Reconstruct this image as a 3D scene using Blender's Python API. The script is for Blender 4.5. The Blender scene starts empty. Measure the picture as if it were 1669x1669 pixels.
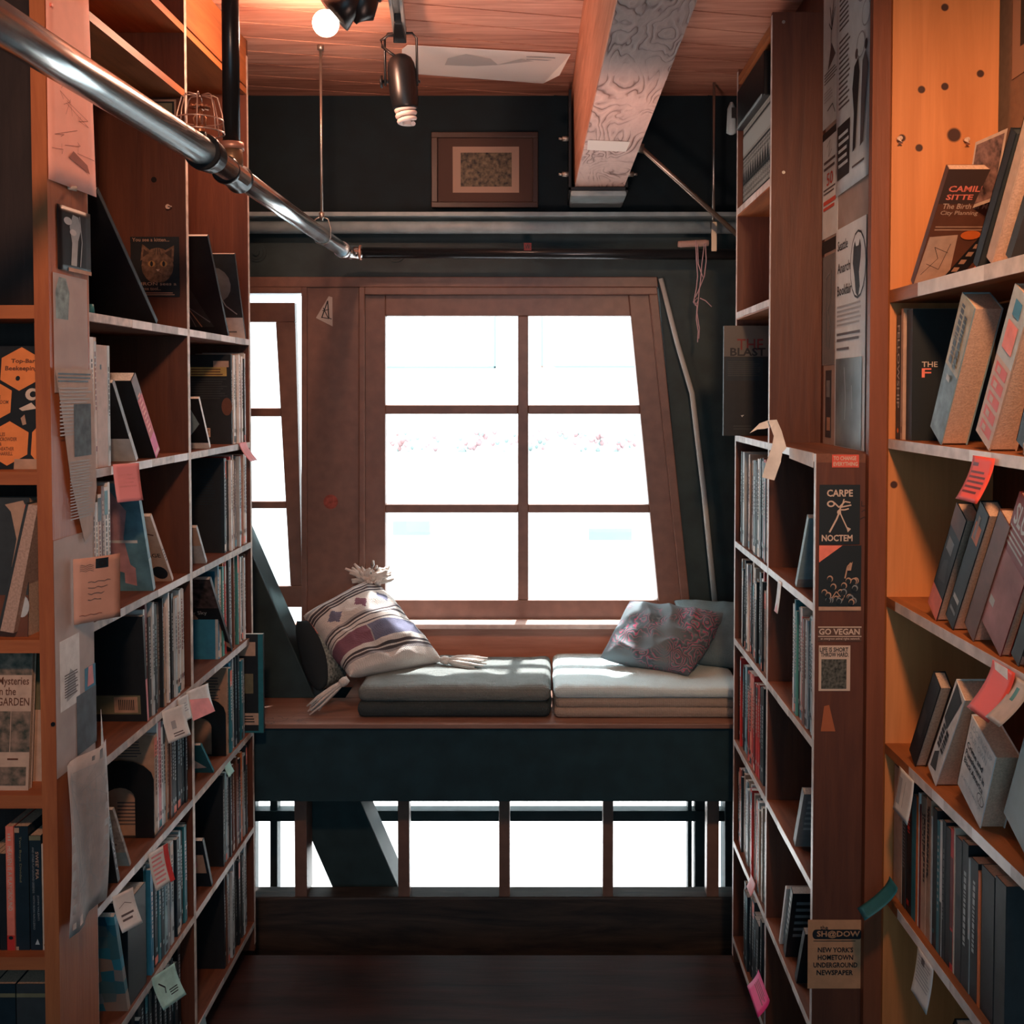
import bpy, bmesh, math, random
from mathutils import Vector, Matrix, noise
C = bpy.context.scene.collection
sc = bpy.context.scene
R = math.radians
# ---------------------------------------------------------------- camera
F, PX0, PY0, PITCH, H = 1700.0, 890.0, 692.0, 1.9, 1.72
cam = bpy.data.objects.new('camera', bpy.data.cameras.new('camera')); C.objects.link(cam)
cam.location = (0, 0, H); cam.rotation_euler = (R(90 - PITCH), 0, 0)
cam.data.sensor_width = 36; cam.data.lens = F / 1669 * 36
cam.data.shift_x = (834.5 - PX0) / 1669; cam.data.shift_y = (PY0 - 834.5) / 1669
cam.data.clip_start = 0.02
sc.camera = cam
# ---------------------------------------------------------------- world, sun, large lights, exposure
w = bpy.data.worlds.new('daylight'); sc.world = w; w.use_nodes = True
bg = w.node_tree.nodes['Background']; bg.inputs[0].default_value = (0.83, 0.96, 1.0, 1); bg.inputs[1].default_value = 6.5
sc.view_settings.view_transform = 'Standard'; sc.view_settings.look = 'None'
sc.view_settings.exposure = 0.0; sc.view_settings.gamma = 1.0; sc.view_settings.use_curve_mapping = False

def light(name, kind, loc, energy, color, target=None, **kw):
    d = bpy.data.lights.new(name, kind); o = bpy.data.objects.new(name, d); C.objects.link(o)
    o.location = loc; d.energy = energy; d.color = color
    for k, v in kw.items():
        if k == 'portal': d.cycles.is_portal = True
        else: setattr(d, k, v)
    if target is not None:
        o.rotation_euler = (Vector(target) - Vector(loc)).to_track_quat('-Z', 'Y').to_euler()
    return o
light('sun', 'SUN', (0, 9, 9), 16.0, (1, .95, .92), target=(-.25, 9 - 9.0 * .34, 0), angle=R(1.5))
light('window_portal', 'AREA', (-.08, 3.95, H - .09), 1, (1, 1, 1), target=(-.08, 0, H - .09), shape='RECTANGLE', size=1.9, size_y=1.25, portal=1)
light('lower_portal', 'AREA', (-.1, 3.95, H - 1.72), 1, (1, 1, 1), target=(-.1, 0, H - 1.72), shape='RECTANGLE', size=1.8, size_y=.45, portal=1)
FILL = light('room_fill', 'AREA', (0, -1.3, 1.7), 27, (.46, .80, 1.0), target=(0, 3, 1.5), shape='RECTANGLE', size=2.4, size_y=2.4)
light('right_lamp', 'SPOT', (.42, .75, 2.50), 98, (1, .52, .27), target=(.90, 2.1, 1.75), spot_size=R(72), spot_blend=.9, shadow_soft_size=.08)
light('left_lamp', 'SPOT', (-.25, .45, 2.55), 84, (1, .52, .31), target=(-1.0, 2.0, 1.75), spot_size=R(70), spot_blend=.9, shadow_soft_size=.08)
light('ceiling_fill_spot', 'SPOT', (.0, 2.1, 1.75), 26, (1, .60, .48), target=(.12, 3.35, 2.75), spot_size=R(90), spot_blend=.9, shadow_soft_size=.1)  # added mid-air spot brightening beam and planks, no fixture there

# ---------------------------------------------------------------- pixel to place
cp, sp = math.cos(R(PITCH)), math.sin(R(PITCH))
def ray(px, py):
    a, b = (px - PX0) / F, -(py - PY0) / F
    return Vector((a, cp + b * sp, -sp + b * cp))
O = Vector((0, 0, H))
def PY(px, py, y): r = ray(px, py); return O + r * (y / r.y)
def PXp(px, py, x): r = ray(px, py); return O + r * (x / r.x)
def PZ(px, py, z): r = ray(px, py); return O + r * ((z - H) / r.z)

# ---------------------------------------------------------------- materials
MATS = {}
def mat(name, col, rough=.6, metal=0, emit=0, spec=.35, build=None):
    if name in MATS: return MATS[name]
    m = bpy.data.materials.new(name); m.use_nodes = True; MATS[name] = m
    nt = m.node_tree; b = nt.nodes['Principled BSDF']
    b.inputs['Base Color'].default_value = (*col, 1); b.inputs['Roughness'].default_value = rough
    b.inputs['Metallic'].default_value = metal; b.inputs['Specular IOR Level'].default_value = spec
    if emit:
        b.inputs['Emission Color'].default_value = (*col, 1); b.inputs['Emission Strength'].default_value = emit
    if build: build(nt, b)
    return m
def N(nt, t, **kw):
    n = nt.nodes.new('ShaderNode' + t)
    for k, v in kw.items():
        if k in n.inputs: n.inputs[k].default_value = v
        else: setattr(n, k, v)
    return n
def ramp(nt, stops):
    r = nt.nodes.new('ShaderNodeValToRGB'); e = r.color_ramp.elements
    while len(e) < len(stops): e.new(.5)
    for i, (p, c) in enumerate(stops): e[i].position = p; e[i].color = (*c, 1)
    return r
def speckle(scale=60, amt=.25, bump=.15, c=None):
    """fine mottled variation: paper grain, cloth, worn paint"""
    def f(nt, b):
        base = b.inputs['Base Color'].default_value[:3]
        tc = N(nt, 'TexCoord'); no = N(nt, 'TexNoise', Scale=scale, Detail=4.0)
        nt.links.new(tc.outputs['Object'], no.inputs['Vector'])
        lo = tuple(x * (1 - amt) for x in base); hi = tuple(min(1, x * (1 + amt)) for x in base)
        r = ramp(nt, [(.32, lo), (.68, c or hi)]); nt.links.new(no.outputs['Fac'], r.inputs[0]); nt.links.new(r.outputs[0], b.inputs['Base Color'])
        if bump:
            bp = N(nt, 'Bump', Strength=bump, Distance=.004); nt.links.new(no.outputs['Fac'], bp.inputs['Height']); nt.links.new(bp.outputs[0], b.inputs['Normal'])
    return f
def wood(c1, c2, axis, s=9, stretch=.09, dist=1.2, knots=None, bump=.25, contrast=(.3, .7)):
    def f(nt, b):
        tc = N(nt, 'TexCoord'); mp = N(nt, 'Mapping')
        sc_ = [1, 1, 1]; sc_[axis] = stretch; mp.inputs['Scale'].default_value = sc_
        no = N(nt, 'TexNoise', Scale=s * 3, Detail=6.0, Roughness=.62, Distortion=dist)
        n2 = N(nt, 'TexNoise', Scale=s * 14, Detail=3.0, Roughness=.6, Distortion=.3)
        nt.links.new(tc.outputs['Object'], mp.inputs[0]); nt.links.new(mp.outputs[0], no.inputs['Vector']); nt.links.new(mp.outputs[0], n2.inputs['Vector'])
        mx = N(nt, 'Math', operation='MULTIPLY_ADD'); mx.inputs[1].default_value = .35
        nt.links.new(n2.outputs['Fac'], mx.inputs[0]); nt.links.new(no.outputs['Fac'], mx.inputs[2])
        sb = N(nt, 'Math', operation='SUBTRACT'); sb.inputs[1].default_value = .175; nt.links.new(mx.outputs[0], sb.inputs[0])
        r = ramp(nt, [(contrast[0], c2), (contrast[1], c1)]); nt.links.new(sb.outputs[0], r.inputs[0])
        nt.links.new(r.outputs[0], b.inputs['Base Color'])
        bp = N(nt, 'Bump', Strength=bump, Distance=.004); nt.links.new(sb.outputs[0], bp.inputs['Height']); nt.links.new(bp.outputs[0], b.inputs['Normal'])
    return f
def swirl(c1, c2):
    def f(nt, b):
        tc = N(nt, 'TexCoord'); mp = N(nt, 'Mapping'); mp.inputs['Scale'].default_value = (1, .28, 1)
        nt.links.new(tc.outputs['Object'], mp.inputs[0])
        n0 = N(nt, 'TexNoise', Scale=8.5, Detail=3.0, Roughness=.42, Distortion=.5); nt.links.new(mp.outputs[0], n0.inputs['Vector'])
        m = N(nt, 'Math', operation='MULTIPLY'); m.inputs[1].default_value = 17; nt.links.new(n0.outputs['Fac'], m.inputs[0])
        fr = N(nt, 'Math', operation='FRACT'); nt.links.new(m.outputs[0], fr.inputs[0])
        pr = ramp(nt, [(0, (.0, .0, .0)), (.16, (.75, .75, .75)), (.5, (1, 1, 1)), (.9, (.6, .6, .6)), (1.0, (.0, .0, .0))]); nt.links.new(fr.outputs[0], pr.inputs[0])
        n1 = N(nt, 'TexNoise', Scale=5.0, Detail=3.0); nt.links.new(tc.outputs['Object'], n1.inputs['Vector'])
        r1 = ramp(nt, [(.40, (.05, .05, .05)), (.60, (1, 1, 1))]); nt.links.new(n1.outputs['Fac'], r1.inputs[0])
        # grain lines fade in and out over the board
        iv = N(nt, 'Math', operation='SUBTRACT'); iv.inputs[0].default_value = 1; nt.links.new(pr.outputs[0], iv.inputs[1])
        ml = N(nt, 'Math', operation='MULTIPLY'); nt.links.new(iv.outputs[0], ml.inputs[0]); nt.links.new(r1.outputs[0], ml.inputs[1])
        n2 = N(nt, 'TexNoise', Scale=40.0, Detail=4.0); nt.links.new(mp.outputs[0], n2.inputs['Vector'])
        m4 = N(nt, 'Math', operation='MULTIPLY_ADD'); m4.inputs[1].default_value = .5; m4.inputs[2].default_value = -.15; nt.links.new(n2.outputs['Fac'], m4.inputs[0])
        ad = N(nt, 'Math', operation='ADD', use_clamp=True); nt.links.new(ml.outputs[0], ad.inputs[0]); nt.links.new(m4.outputs[0], ad.inputs[1])
        mx = N(nt, 'Mix', data_type='RGBA'); mx.inputs['A'].default_value = (*c1, 1); mx.inputs['B'].default_value = (*c2, 1)
        nt.links.new(ad.outputs[0], mx.inputs['Factor']); nt.links.new(mx.outputs['Result'], b.inputs['Base Color'])
        bp = N(nt, 'Bump', Strength=.5, Distance=.006, invert=True); nt.links.new(ad.outputs[0], bp.inputs['Height']); nt.links.new(bp.outputs[0], b.inputs['Normal'])
    return f
def knit(c, scale=260, amt=.3, dark=None, axes=(1, 1)):
    def f(nt, b):
        tc = N(nt, 'TexCoord'); vo = N(nt, 'TexVoronoi', Scale=scale, Randomness=.25); nt.links.new(tc.outputs['Object'], vo.inputs['Vector'])
        r = ramp(nt, [(0, c), (.9, tuple(x * (1 - amt) for x in c))]); nt.links.new(vo.outputs['Distance'], r.inputs[0])
        nt.links.new(r.outputs[0], b.inputs['Base Color'])
        n1 = N(nt, 'TexNoise', Scale=16.0, Detail=2.0); nt.links.new(tc.outputs['Object'], n1.inputs['Vector'])
        bp = N(nt, 'Bump', Strength=.6, Distance=.003, invert=True); nt.links.new(vo.outputs['Distance'], bp.inputs['Height'])
        b2 = N(nt, 'Bump', Strength=.4, Distance=.02); nt.links.new(n1.outputs['Fac'], b2.inputs['Height']); nt.links.new(bp.outputs[0], b2.inputs['Normal']); nt.links.new(b2.outputs[0], b.inputs['Normal'])
    return f
def paisley(nt, b):
    tc = N(nt, 'TexCoord')
    vo = N(nt, 'TexVoronoi', Scale=14.0, Randomness=1.0); nn = N(nt, 'TexNoise', Scale=12.0, Detail=3.0)
    mx = N(nt, 'Mix', data_type='VECTOR'); mx.inputs['Factor'].default_value = .12
    nt.links.new(tc.outputs['Object'], mx.inputs['A']); nt.links.new(tc.outputs['Object'], nn.inputs['Vector']); nt.links.new(nn.outputs['Color'], mx.inputs['B']); nt.links.new(mx.outputs['Result'], vo.inputs['Vector'])
    m = N(nt, 'Math', operation='MULTIPLY'); m.inputs[1].default_value = 7; nt.links.new(vo.outputs['Distance'], m.inputs[0])
    fr = N(nt, 'Math', operation='FRACT'); nt.links.new(m.outputs[0], fr.inputs[0])
    r = ramp(nt, [(.0, (.07, .10, .12)), (.45, (.20, .24, .26)), (.55, (.60, .08, .18)), (.72, (.09, .11, .13))]); nt.links.new(fr.outputs[0], r.inputs[0])
    n1 = N(nt, 'TexNoise', Scale=7.0, Detail=2.0); nt.links.new(tc.outputs['Object'], n1.inputs['Vector'])
    r2 = ramp(nt, [(.40, (0, 0, 0)), (.50, (1, 1, 1))]); nt.links.new(n1.outputs['Fac'], r2.inputs[0])
    m2 = N(nt, 'Mix', data_type='RGBA'); m2.inputs['A'].default_value = (.15, .19, .21, 1); nt.links.new(r2.outputs[0], m2.inputs['Factor']); nt.links.new(r.outputs[0], m2.inputs['B'])
    nt.links.new(m2.outputs['Result'], b.inputs['Base Color'])
def glassy(nt, b):
    out = nt.nodes['Material Output']; t = N(nt, 'BsdfTransparent'); g = N(nt, 'BsdfGlossy', Roughness=.02)
    mx = N(nt, 'MixShader'); mx.inputs[0].default_value = .05
    nt.links.new(t.outputs[0], mx.inputs[1]); nt.links.new(g.outputs[0], mx.inputs[2]); nt.links.new(mx.outputs[0], out.inputs['Surface'])
def tiles(nt, b):
    tc = N(nt, 'TexCoord'); br = N(nt, 'TexVoronoi', Scale=34.0, Randomness=.3); nt.links.new(tc.outputs['Object'], br.inputs['Vector'])
    r = ramp(nt, [(.0, (.02, .10, .16)), (.35, (.04, .28, .40)), (.6, (.30, .22, .18)), (.85, (.05, .16, .20))]); sp_ = N(nt, 'SeparateColor')
    nt.links.new(br.outputs['Color'], sp_.inputs[0]); nt.links.new(sp_.outputs[0], r.inputs[0]); nt.links.new(r.outputs[0], b.inputs['Base Color'])

W_BR = mat('brown_wood', (.2, .07, .03), .55, build=wood((.19, .063, .03), (.09, .03, .016), 2, 7))
W_BRH = mat('brown_wood_board', (.2, .07, .03), .55, build=wood((.23, .085, .045), (.11, .042, .026), 1, 7))
W_OR = mat('orange_pine', (.5, .17, .04), .5, build=wood((.56, .185, .045), (.38, .11, .026), 2, 5, .07, .8, contrast=(.25, .65)))
W_ORH = mat('orange_pine_board', (.4, .14, .04), .5, build=wood((.40, .135, .042), (.22, .07, .025), 1, 6))
W_END = mat('reddish_brown_panel', (.17, .05, .025), .5, build=wood((.135, .045, .024), (.078, .026, .016), 2, 6))
W_EDGE = mat('pale_shelf_edge', (.5, .4, .34), .45, build=speckle(40, .3, .05))  # edge tone kept pale to paint in grazing window light
W_EDGE_R = mat('pale_shelf_edge_right', (.62, .55, .52), .4, build=speckle(30, .2, .05))
W_CEIL = [mat('ceiling_plank_%s' % 'abc'[i], (.5, .2, .1), .6, build=wood(a, b_, 0, 6, .08, 1.6, contrast=(.3, .62))) for i, (a, b_) in enumerate([((.62, .30, .21), (.34, .13, .085)), ((.54, .25, .17), (.26, .095, .06)), ((.68, .345, .245), (.41, .17, .115))])]
W_GAP = mat('plank_gap', (.02, .008, .006), .9)
W_BEAM = mat('beam_face_swirled_grain', (.6, .38, .3), .6, build=swirl((.66, .44, .37), (.17, .08, .06)))
W_BEAMS = mat('beam_side', (.6, .3, .2), .6, build=wood((.66, .30, .19), (.42, .16, .09), 1, 6))
W_WIN = mat('window_brown_paint', (.205, .115, .090), .34, build=speckle(25, .12, .05))
W_RED = mat('red_pine_panel', (.5, .18, .1), .5, build=wood((.72, .31, .21), (.52, .19, .12), 0, 5))
W_BENCH = mat('bench_board', (.3, .15, .1), .45, build=wood((.34, .20, .15), (.20, .10, .075), 0, 6))
W_FLOOR = mat('dark_floor_boards', (.08, .03, .02), .5, build=wood((.060, .026, .022), (.018, .013, .014), 0, 5))
W_TIMB = mat('dark_timber', (.05, .03, .02), .6, build=wood((.085, .060, .048), (.022, .022, .024), 0, 4, .12, 2.6))
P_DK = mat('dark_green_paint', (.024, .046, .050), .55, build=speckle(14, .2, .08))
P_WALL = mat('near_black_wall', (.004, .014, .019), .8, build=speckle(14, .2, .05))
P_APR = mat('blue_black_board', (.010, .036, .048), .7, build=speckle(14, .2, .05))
P_BEIGE = mat('beige_wall', (.34, .20, .13), .8, build=speckle(60, .1, .1))
P_STEEL = mat('grey_painted_steel', (.30, .38, .40), .42, build=speckle(20, .15, .05))
P_POLE = mat('pale_grey_pole', (.45, .48, .47), .5)
S_BLK = mat('black_metal', (.006, .008, .010), .35, .0, spec=.5)
S_PIPE = mat('bare_steel_pipe', (.55, .58, .59), .2, 1.0, build=None)
S_PIPEB = mat('black_steel_pipe', (.03, .035, .04), .28, .6)
S_ROD = mat('zinc_rod', (.45, .42, .38), .35, .9)
S_BRS = mat('copper_brass', (.55, .25, .14), .35, .8)
BLK = mat('black_print', (.012, .014, .018), .5)
WHT = mat('white_paper', (.74, .72, .70), .6, build=speckle(50, .06, .0))
GLS = mat('window_glass', (1, 1, 1), .02, build=glassy)
PAL = {}
def col(name, c, rough=.5, amt=.12):
    PAL[name] = mat('cover_' + name.replace(' ', '_'), c, rough, build=speckle(45, amt, 0)); return PAL[name]
for n_, c_ in {'black': (.012, .016, .02), 'navy': (.010, .022, .032), 'charcoal': (.035, .042, .046), 'teal': (.02, .16, .20), 'sea green': (.06, .25, .22), 'blue': (.03, .20, .33), 'pale blue': (.25, .38, .42), 'grey': (.20, .22, .23),
               'silver': (.42, .46, .47), 'white': (.70, .69, .67), 'cream': (.58, .46, .37), 'tan': (.42, .26, .18), 'beige': (.52, .36, .27), 'pink': (.70, .27, .28), 'hot pink': (.75, .05, .22), 'red': (.55, .035, .03),
               'coral': (.78, .20, .14), 'orange': (.68, .15, .03), 'brown': (.13, .05, .03), 'maroon': (.16, .02, .02), 'yellow': (.55, .38, .12), 'mint': (.35, .58, .52), 'olive': (.16, .15, .09)}.items(): col(n_, c_)
PG = mat('page_edges', (.50, .36, .27), .8, build=speckle(300, .2, .2)); PGW = mat('pale_page_edges', (.62, .58, .53), .8, build=speckle(300, .15, .2))
INK = mat('faded_ink', (.10, .08, .08), .6); INKB = mat('grey_wash', (.35, .36, .37), .6)

# ---------------------------------------------------------------- mesh builder
_fc = {}; OFF = {}
def glyphs(body_, bold=.012):
    body = (body_, bold)
    if body not in _fc:
        cu = bpy.data.curves.new('t', 'FONT'); cu.body = body_; cu.offset = bold; cu.align_x = 'LEFT'; cu.resolution_u = 2; cu.space_line = .95
        o = bpy.data.objects.new('t', cu); C.objects.link(o)
        me = bpy.data.meshes.new_from_object(o.evaluated_get(bpy.context.evaluated_depsgraph_get()))
        vs = [v.co.copy() for v in me.vertices]; fs = [tuple(p.vertices) for p in me.polygons]
        bpy.data.objects.remove(o); bpy.data.curves.remove(cu); bpy.data.meshes.remove(me)
        x0 = min(v.x for v in vs); x1 = max(v.x for v in vs); y0 = min(v.y for v in vs); y1 = max(v.y for v in vs)
        _fc[body] = ([((v.x - x0) / (x1 - x0), (v.y - y0) / (y1 - y0)) for v in vs], fs)
    return _fc[body]
class M:
    def __init__(s): s.v = []; s.f = []; s.mi = []; s.mats = []; s.sm = []
    def k(s, m):
        if m not in s.mats: s.mats.append(m)
        return s.mats.index(m)
    def face(s, idx, m, smooth=False): s.f.append(idx); s.mi.append(s.k(m)); s.sm.append(smooth)
    def poly(s, pts, m):
        b = len(s.v); s.v += [Vector(p) for p in pts]; s.face(list(range(b, b + len(pts))), m); return s
    def hexa(s, p, m):
        """8 corners: bottom ring 0-3, top ring 4-7"""
        b = len(s.v); s.v += [Vector(q) for q in p]
        for f in ((3, 2, 1, 0), (4, 5, 6, 7), (0, 1, 5, 4), (1, 2, 6, 5), (2, 3, 7, 6), (3, 0, 4, 7)): s.face([b + i for i in f], m)
        return s
    def box(s, x0, x1, y0, y1, z0, z1, m):
        return s.hexa([(x0, y0, z0), (x1, y0, z0), (x1, y1, z0), (x0, y1, z0), (x0, y0, z1), (x1, y0, z1), (x1, y1, z1), (x0, y1, z1)], m)
    def tube(s, pts, r, m, n=12, cap=True, ref=None):
        pts = [Vector(p) for p in pts]; rs = r if isinstance(r, (list, tuple)) else [r] * len(pts); b = len(s.v); L = len(pts)
        for i, p in enumerate(pts):
            t = (pts[min(i + 1, L - 1)] - pts[max(i - 1, 0)]).normalized()
            up = Vector((0, 0, 1)) if abs(t.z) < .9 else Vector((0, 1, 0))
            a = t.cross(up).normalized(); c = a.cross(t)
            for j in range(n):
                th = 2 * math.pi * j / n; s.v.append(p + (a * math.cos(th) + c * math.sin(th)) * rs[i])
        for i in range(L - 1):
            for j in range(n):
                s.face([b + i * n + j, b + i * n + (j + 1) % n, b + (i + 1) * n + (j + 1) % n, b + (i + 1) * n + j], m, True)
        if cap: s.face([b + j for j in range(n)][::-1], m); s.face([b + (L - 1) * n + j for j in range(n)], m)
        return s
    def prism(s, outline, d, m):
        """outline polygon in 3D extruded by vector d"""
        o = [Vector(p) for p in outline]; n = len(o); b = len(s.v); d = Vector(d)
        s.v += o + [p + d for p in o]
        s.face(list(range(b, b + n))[::-1], m); s.face(list(range(b + n, b + 2 * n)), m)
        for i in range(n): s.face([b + i, b + (i + 1) % n, b + n + (i + 1) % n, b + n + i], m)
        return s
    def build(s, name, parent=None, loc=None, matrix=None, bevel=0, sub=0):
        me = bpy.data.meshes.new(name); vs = s.v
        if matrix is None:
            if parent is not None: off = OFF.get(parent.name, Vector((0, 0, 0)))
            elif loc is None:
                lo = [min(v[i] for v in vs) for i in range(3)]; hi = [max(v[i] for v in vs) for i in range(3)]
                off = Vector(((lo[0] + hi[0]) / 2, (lo[1] + hi[1]) / 2, lo[2]))
            else: off = Vector(loc)
            vs = [v - off for v in vs]
        me.from_pydata([tuple(v) for v in vs], [], s.f)
        for m_ in s.mats: me.materials.append(m_)
        me.polygons.foreach_set('material_index', s.mi); me.polygons.foreach_set('use_smooth', s.sm)
        bm = bmesh.new(); bm.from_mesh(me)
        if len(s.v) < 4000: bmesh.ops.recalc_face_normals(bm, faces=bm.faces) if getattr(s, 'fixn', False) else None
        bm.to_mesh(me); bm.free(); me.update()
        o = bpy.data.objects.new(name, me); C.objects.link(o)
        if parent is not None: o.parent = parent
        elif matrix is not None: o.matrix_world = matrix
        else: o.location = off
        if matrix is None: OFF[o.name] = off
        if bevel:
            bv = o.modifiers.new('bevel', 'BEVEL'); bv.width = bevel; bv.segments = 2; bv.limit_method = 'ANGLE'
        return o
def tag(o, label, cat, group=None, kind=None):
    if label: o['label'] = label
    if cat: o['category'] = cat
    if group: o['group'] = group
    if kind: o['kind'] = kind
    return o
def thing(name, loc, label, cat, group=None, kind=None):
    o = bpy.data.objects.new(name, None); C.objects.link(o); o.location = loc; OFF[o.name] = Vector(loc); o.empty_display_size = .05
    return tag(o, label, cat, group, kind)
def struct(m, name, bevel=0):
    o = m.build(name, bevel=bevel); o['kind'] = 'structure'; return o

def dash(m, x0=.35, x1=.65, y0=.3, y1=.85, seed=1):
    rr = random.Random(seed); a = []; y = y1
    while y > y0:
        d = rr.uniform(.012, .05); a.append(('r', x0, y - d, x1, y, m)); y -= d + .010
    return a
class Canvas:
    """art on a plane: origin, u (viewer's right), v (up) in metres, optional bend"""
    def __init__(s, m, o, u, v, w, h, bend=None, k0=1):
        s.m = m; s.o = Vector(o); s.u = Vector(u).normalized(); s.v = Vector(v).normalized(); s.n = s.u.cross(s.v); s.w = w; s.h = h; s.bend = bend; s.k = k0
    def at(s, x, y, k=None):
        b = s.bend(x, y) if s.bend else 0
        return s.o + s.u * (x * s.w) + s.v * (y * s.h) + s.n * (b + .00035 * (s.k if k is None else k))
    def draw(s, art):
        for a in art:
            t = a[0]
            if t == 'r':
                _, x0, y0, x1, y1, m = a; nx = 4 if s.bend else 1; ny = 6 if s.bend else 1
                for i in range(nx):
                    for j in range(ny):
                        X0 = x0 + (x1 - x0) * i / nx; X1 = x0 + (x1 - x0) * (i + 1) / nx; Y0 = y0 + (y1 - y0) * j / ny; Y1 = y0 + (y1 - y0) * (j + 1) / ny
                        s.m.poly([s.at(X0, Y0), s.at(X1, Y0), s.at(X1, Y1), s.at(X0, Y1)], m)
            elif t == 'p': s.m.poly([s.at(x, y) for x, y in a[1]], a[2])
            elif t == 'e':
                _, cx, cy, rx, ry, m = a; s.m.poly([s.at(cx + rx * math.cos(i * math.pi / 8), cy + ry * math.sin(i * math.pi / 8)) for i in range(16)], m)
            elif t == 'l':
                _, x0, y0, x1, y1, n, m = a; rr = random.Random(int(x0 * 991 + y0 * 77 + n))
                for i in range(n):
                    yy = y1 - (y1 - y0) * (i + .5) / n; hh = (y1 - y0) / n * .22; xe = x1 - (x1 - x0) * rr.random() * .22
                    s.m.poly([s.at(x0, yy - hh), s.at(xe, yy - hh), s.at(xe, yy + hh), s.at(x0, yy + hh)], m)
            elif t == 's':   # stroke
                _, pts, wd, m = a
                for (xa, ya), (xb, yb) in zip(pts, pts[1:]):
                    A = s.at(xa, ya); B = s.at(xb, yb); d = (B - A)
                    if d.length < 1e-6: continue
                    q = s.n.cross(d).normalized() * wd / 2; s.m.poly([A - q, B - q, B + q, A + q], m)
            elif t in ('t', 'vt', 'vu', 'T'):
                _, body, x0, y0, x1, y1, m = a; vs, fs = glyphs(body, .026 if t == 'T' else .012); b = len(s.m.v)
                for gx, gy in vs:
                    if t in 'tT': x, y = x0 + gx * (x1 - x0), y0 + gy * (y1 - y0)
                    elif t == 'vt': x, y = x0 + gy * (x1 - x0), y1 - gx * (y1 - y0)
                    else: x, y = x1 - gy * (x1 - x0), y0 + gx * (y1 - y0)
                    s.m.v.append(s.at(x, y))
                for f in fs: s.m.face([b + i for i in f], m)
            s.k += .25
_pc = 0
def sheet(name, label, cat, o, u, v, w_, h_, m, art=(), bend=None, group=None, back=None, outline=None, parent=None):
    """a thin sheet of paper standing off its surface by a hair"""
    g = M(); cv = Canvas(g, o, u, v, w_, h_, bend, k0=0)
    T = .0005
    if outline:
        g.prism([cv.at(x, y, 0) for x, y in outline], cv.n * T, m)
    else:
        nx, ny = (6, 10) if bend else (1, 1); b = len(g.v)
        for side in (0, 1):
            for j in range(ny + 1):
                for i in range(nx + 1): g.v.append(cv.at(i / nx, j / ny, 0) + cv.n * T * side)
        n1 = (nx + 1) * (ny + 1); ix = lambda i, j, s_: b + s_ * n1 + j * (nx + 1) + i
        for j in range(ny):
            for i in range(nx):
                g.face([ix(i, j, 1), ix(i + 1, j, 1), ix(i + 1, j + 1, 1), ix(i, j + 1, 1)], m, bool(bend))
                g.face([ix(i, j + 1, 0), ix(i + 1, j + 1, 0), ix(i + 1, j, 0), ix(i, j, 0)], back or m, bool(bend))
        for i in range(nx):
            g.face([ix(i, 0, 0), ix(i + 1, 0, 0), ix(i + 1, 0, 1), ix(i, 0, 1)], m); g.face([ix(i, ny, 1), ix(i + 1, ny, 1), ix(i + 1, ny, 0), ix(i, ny, 0)], m)
        for j in range(ny):
            g.face([ix(0, j, 1), ix(0, j + 1, 1), ix(0, j + 1, 0), ix(0, j, 0)], m); g.face([ix(nx, j, 0), ix(nx, j + 1, 0), ix(nx, j + 1, 1), ix(nx, j, 1)], m)
    cv.k = 3; cv.draw(art)
    ob = g.build(name)
    return tag(ob, label, cat, group)

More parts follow.
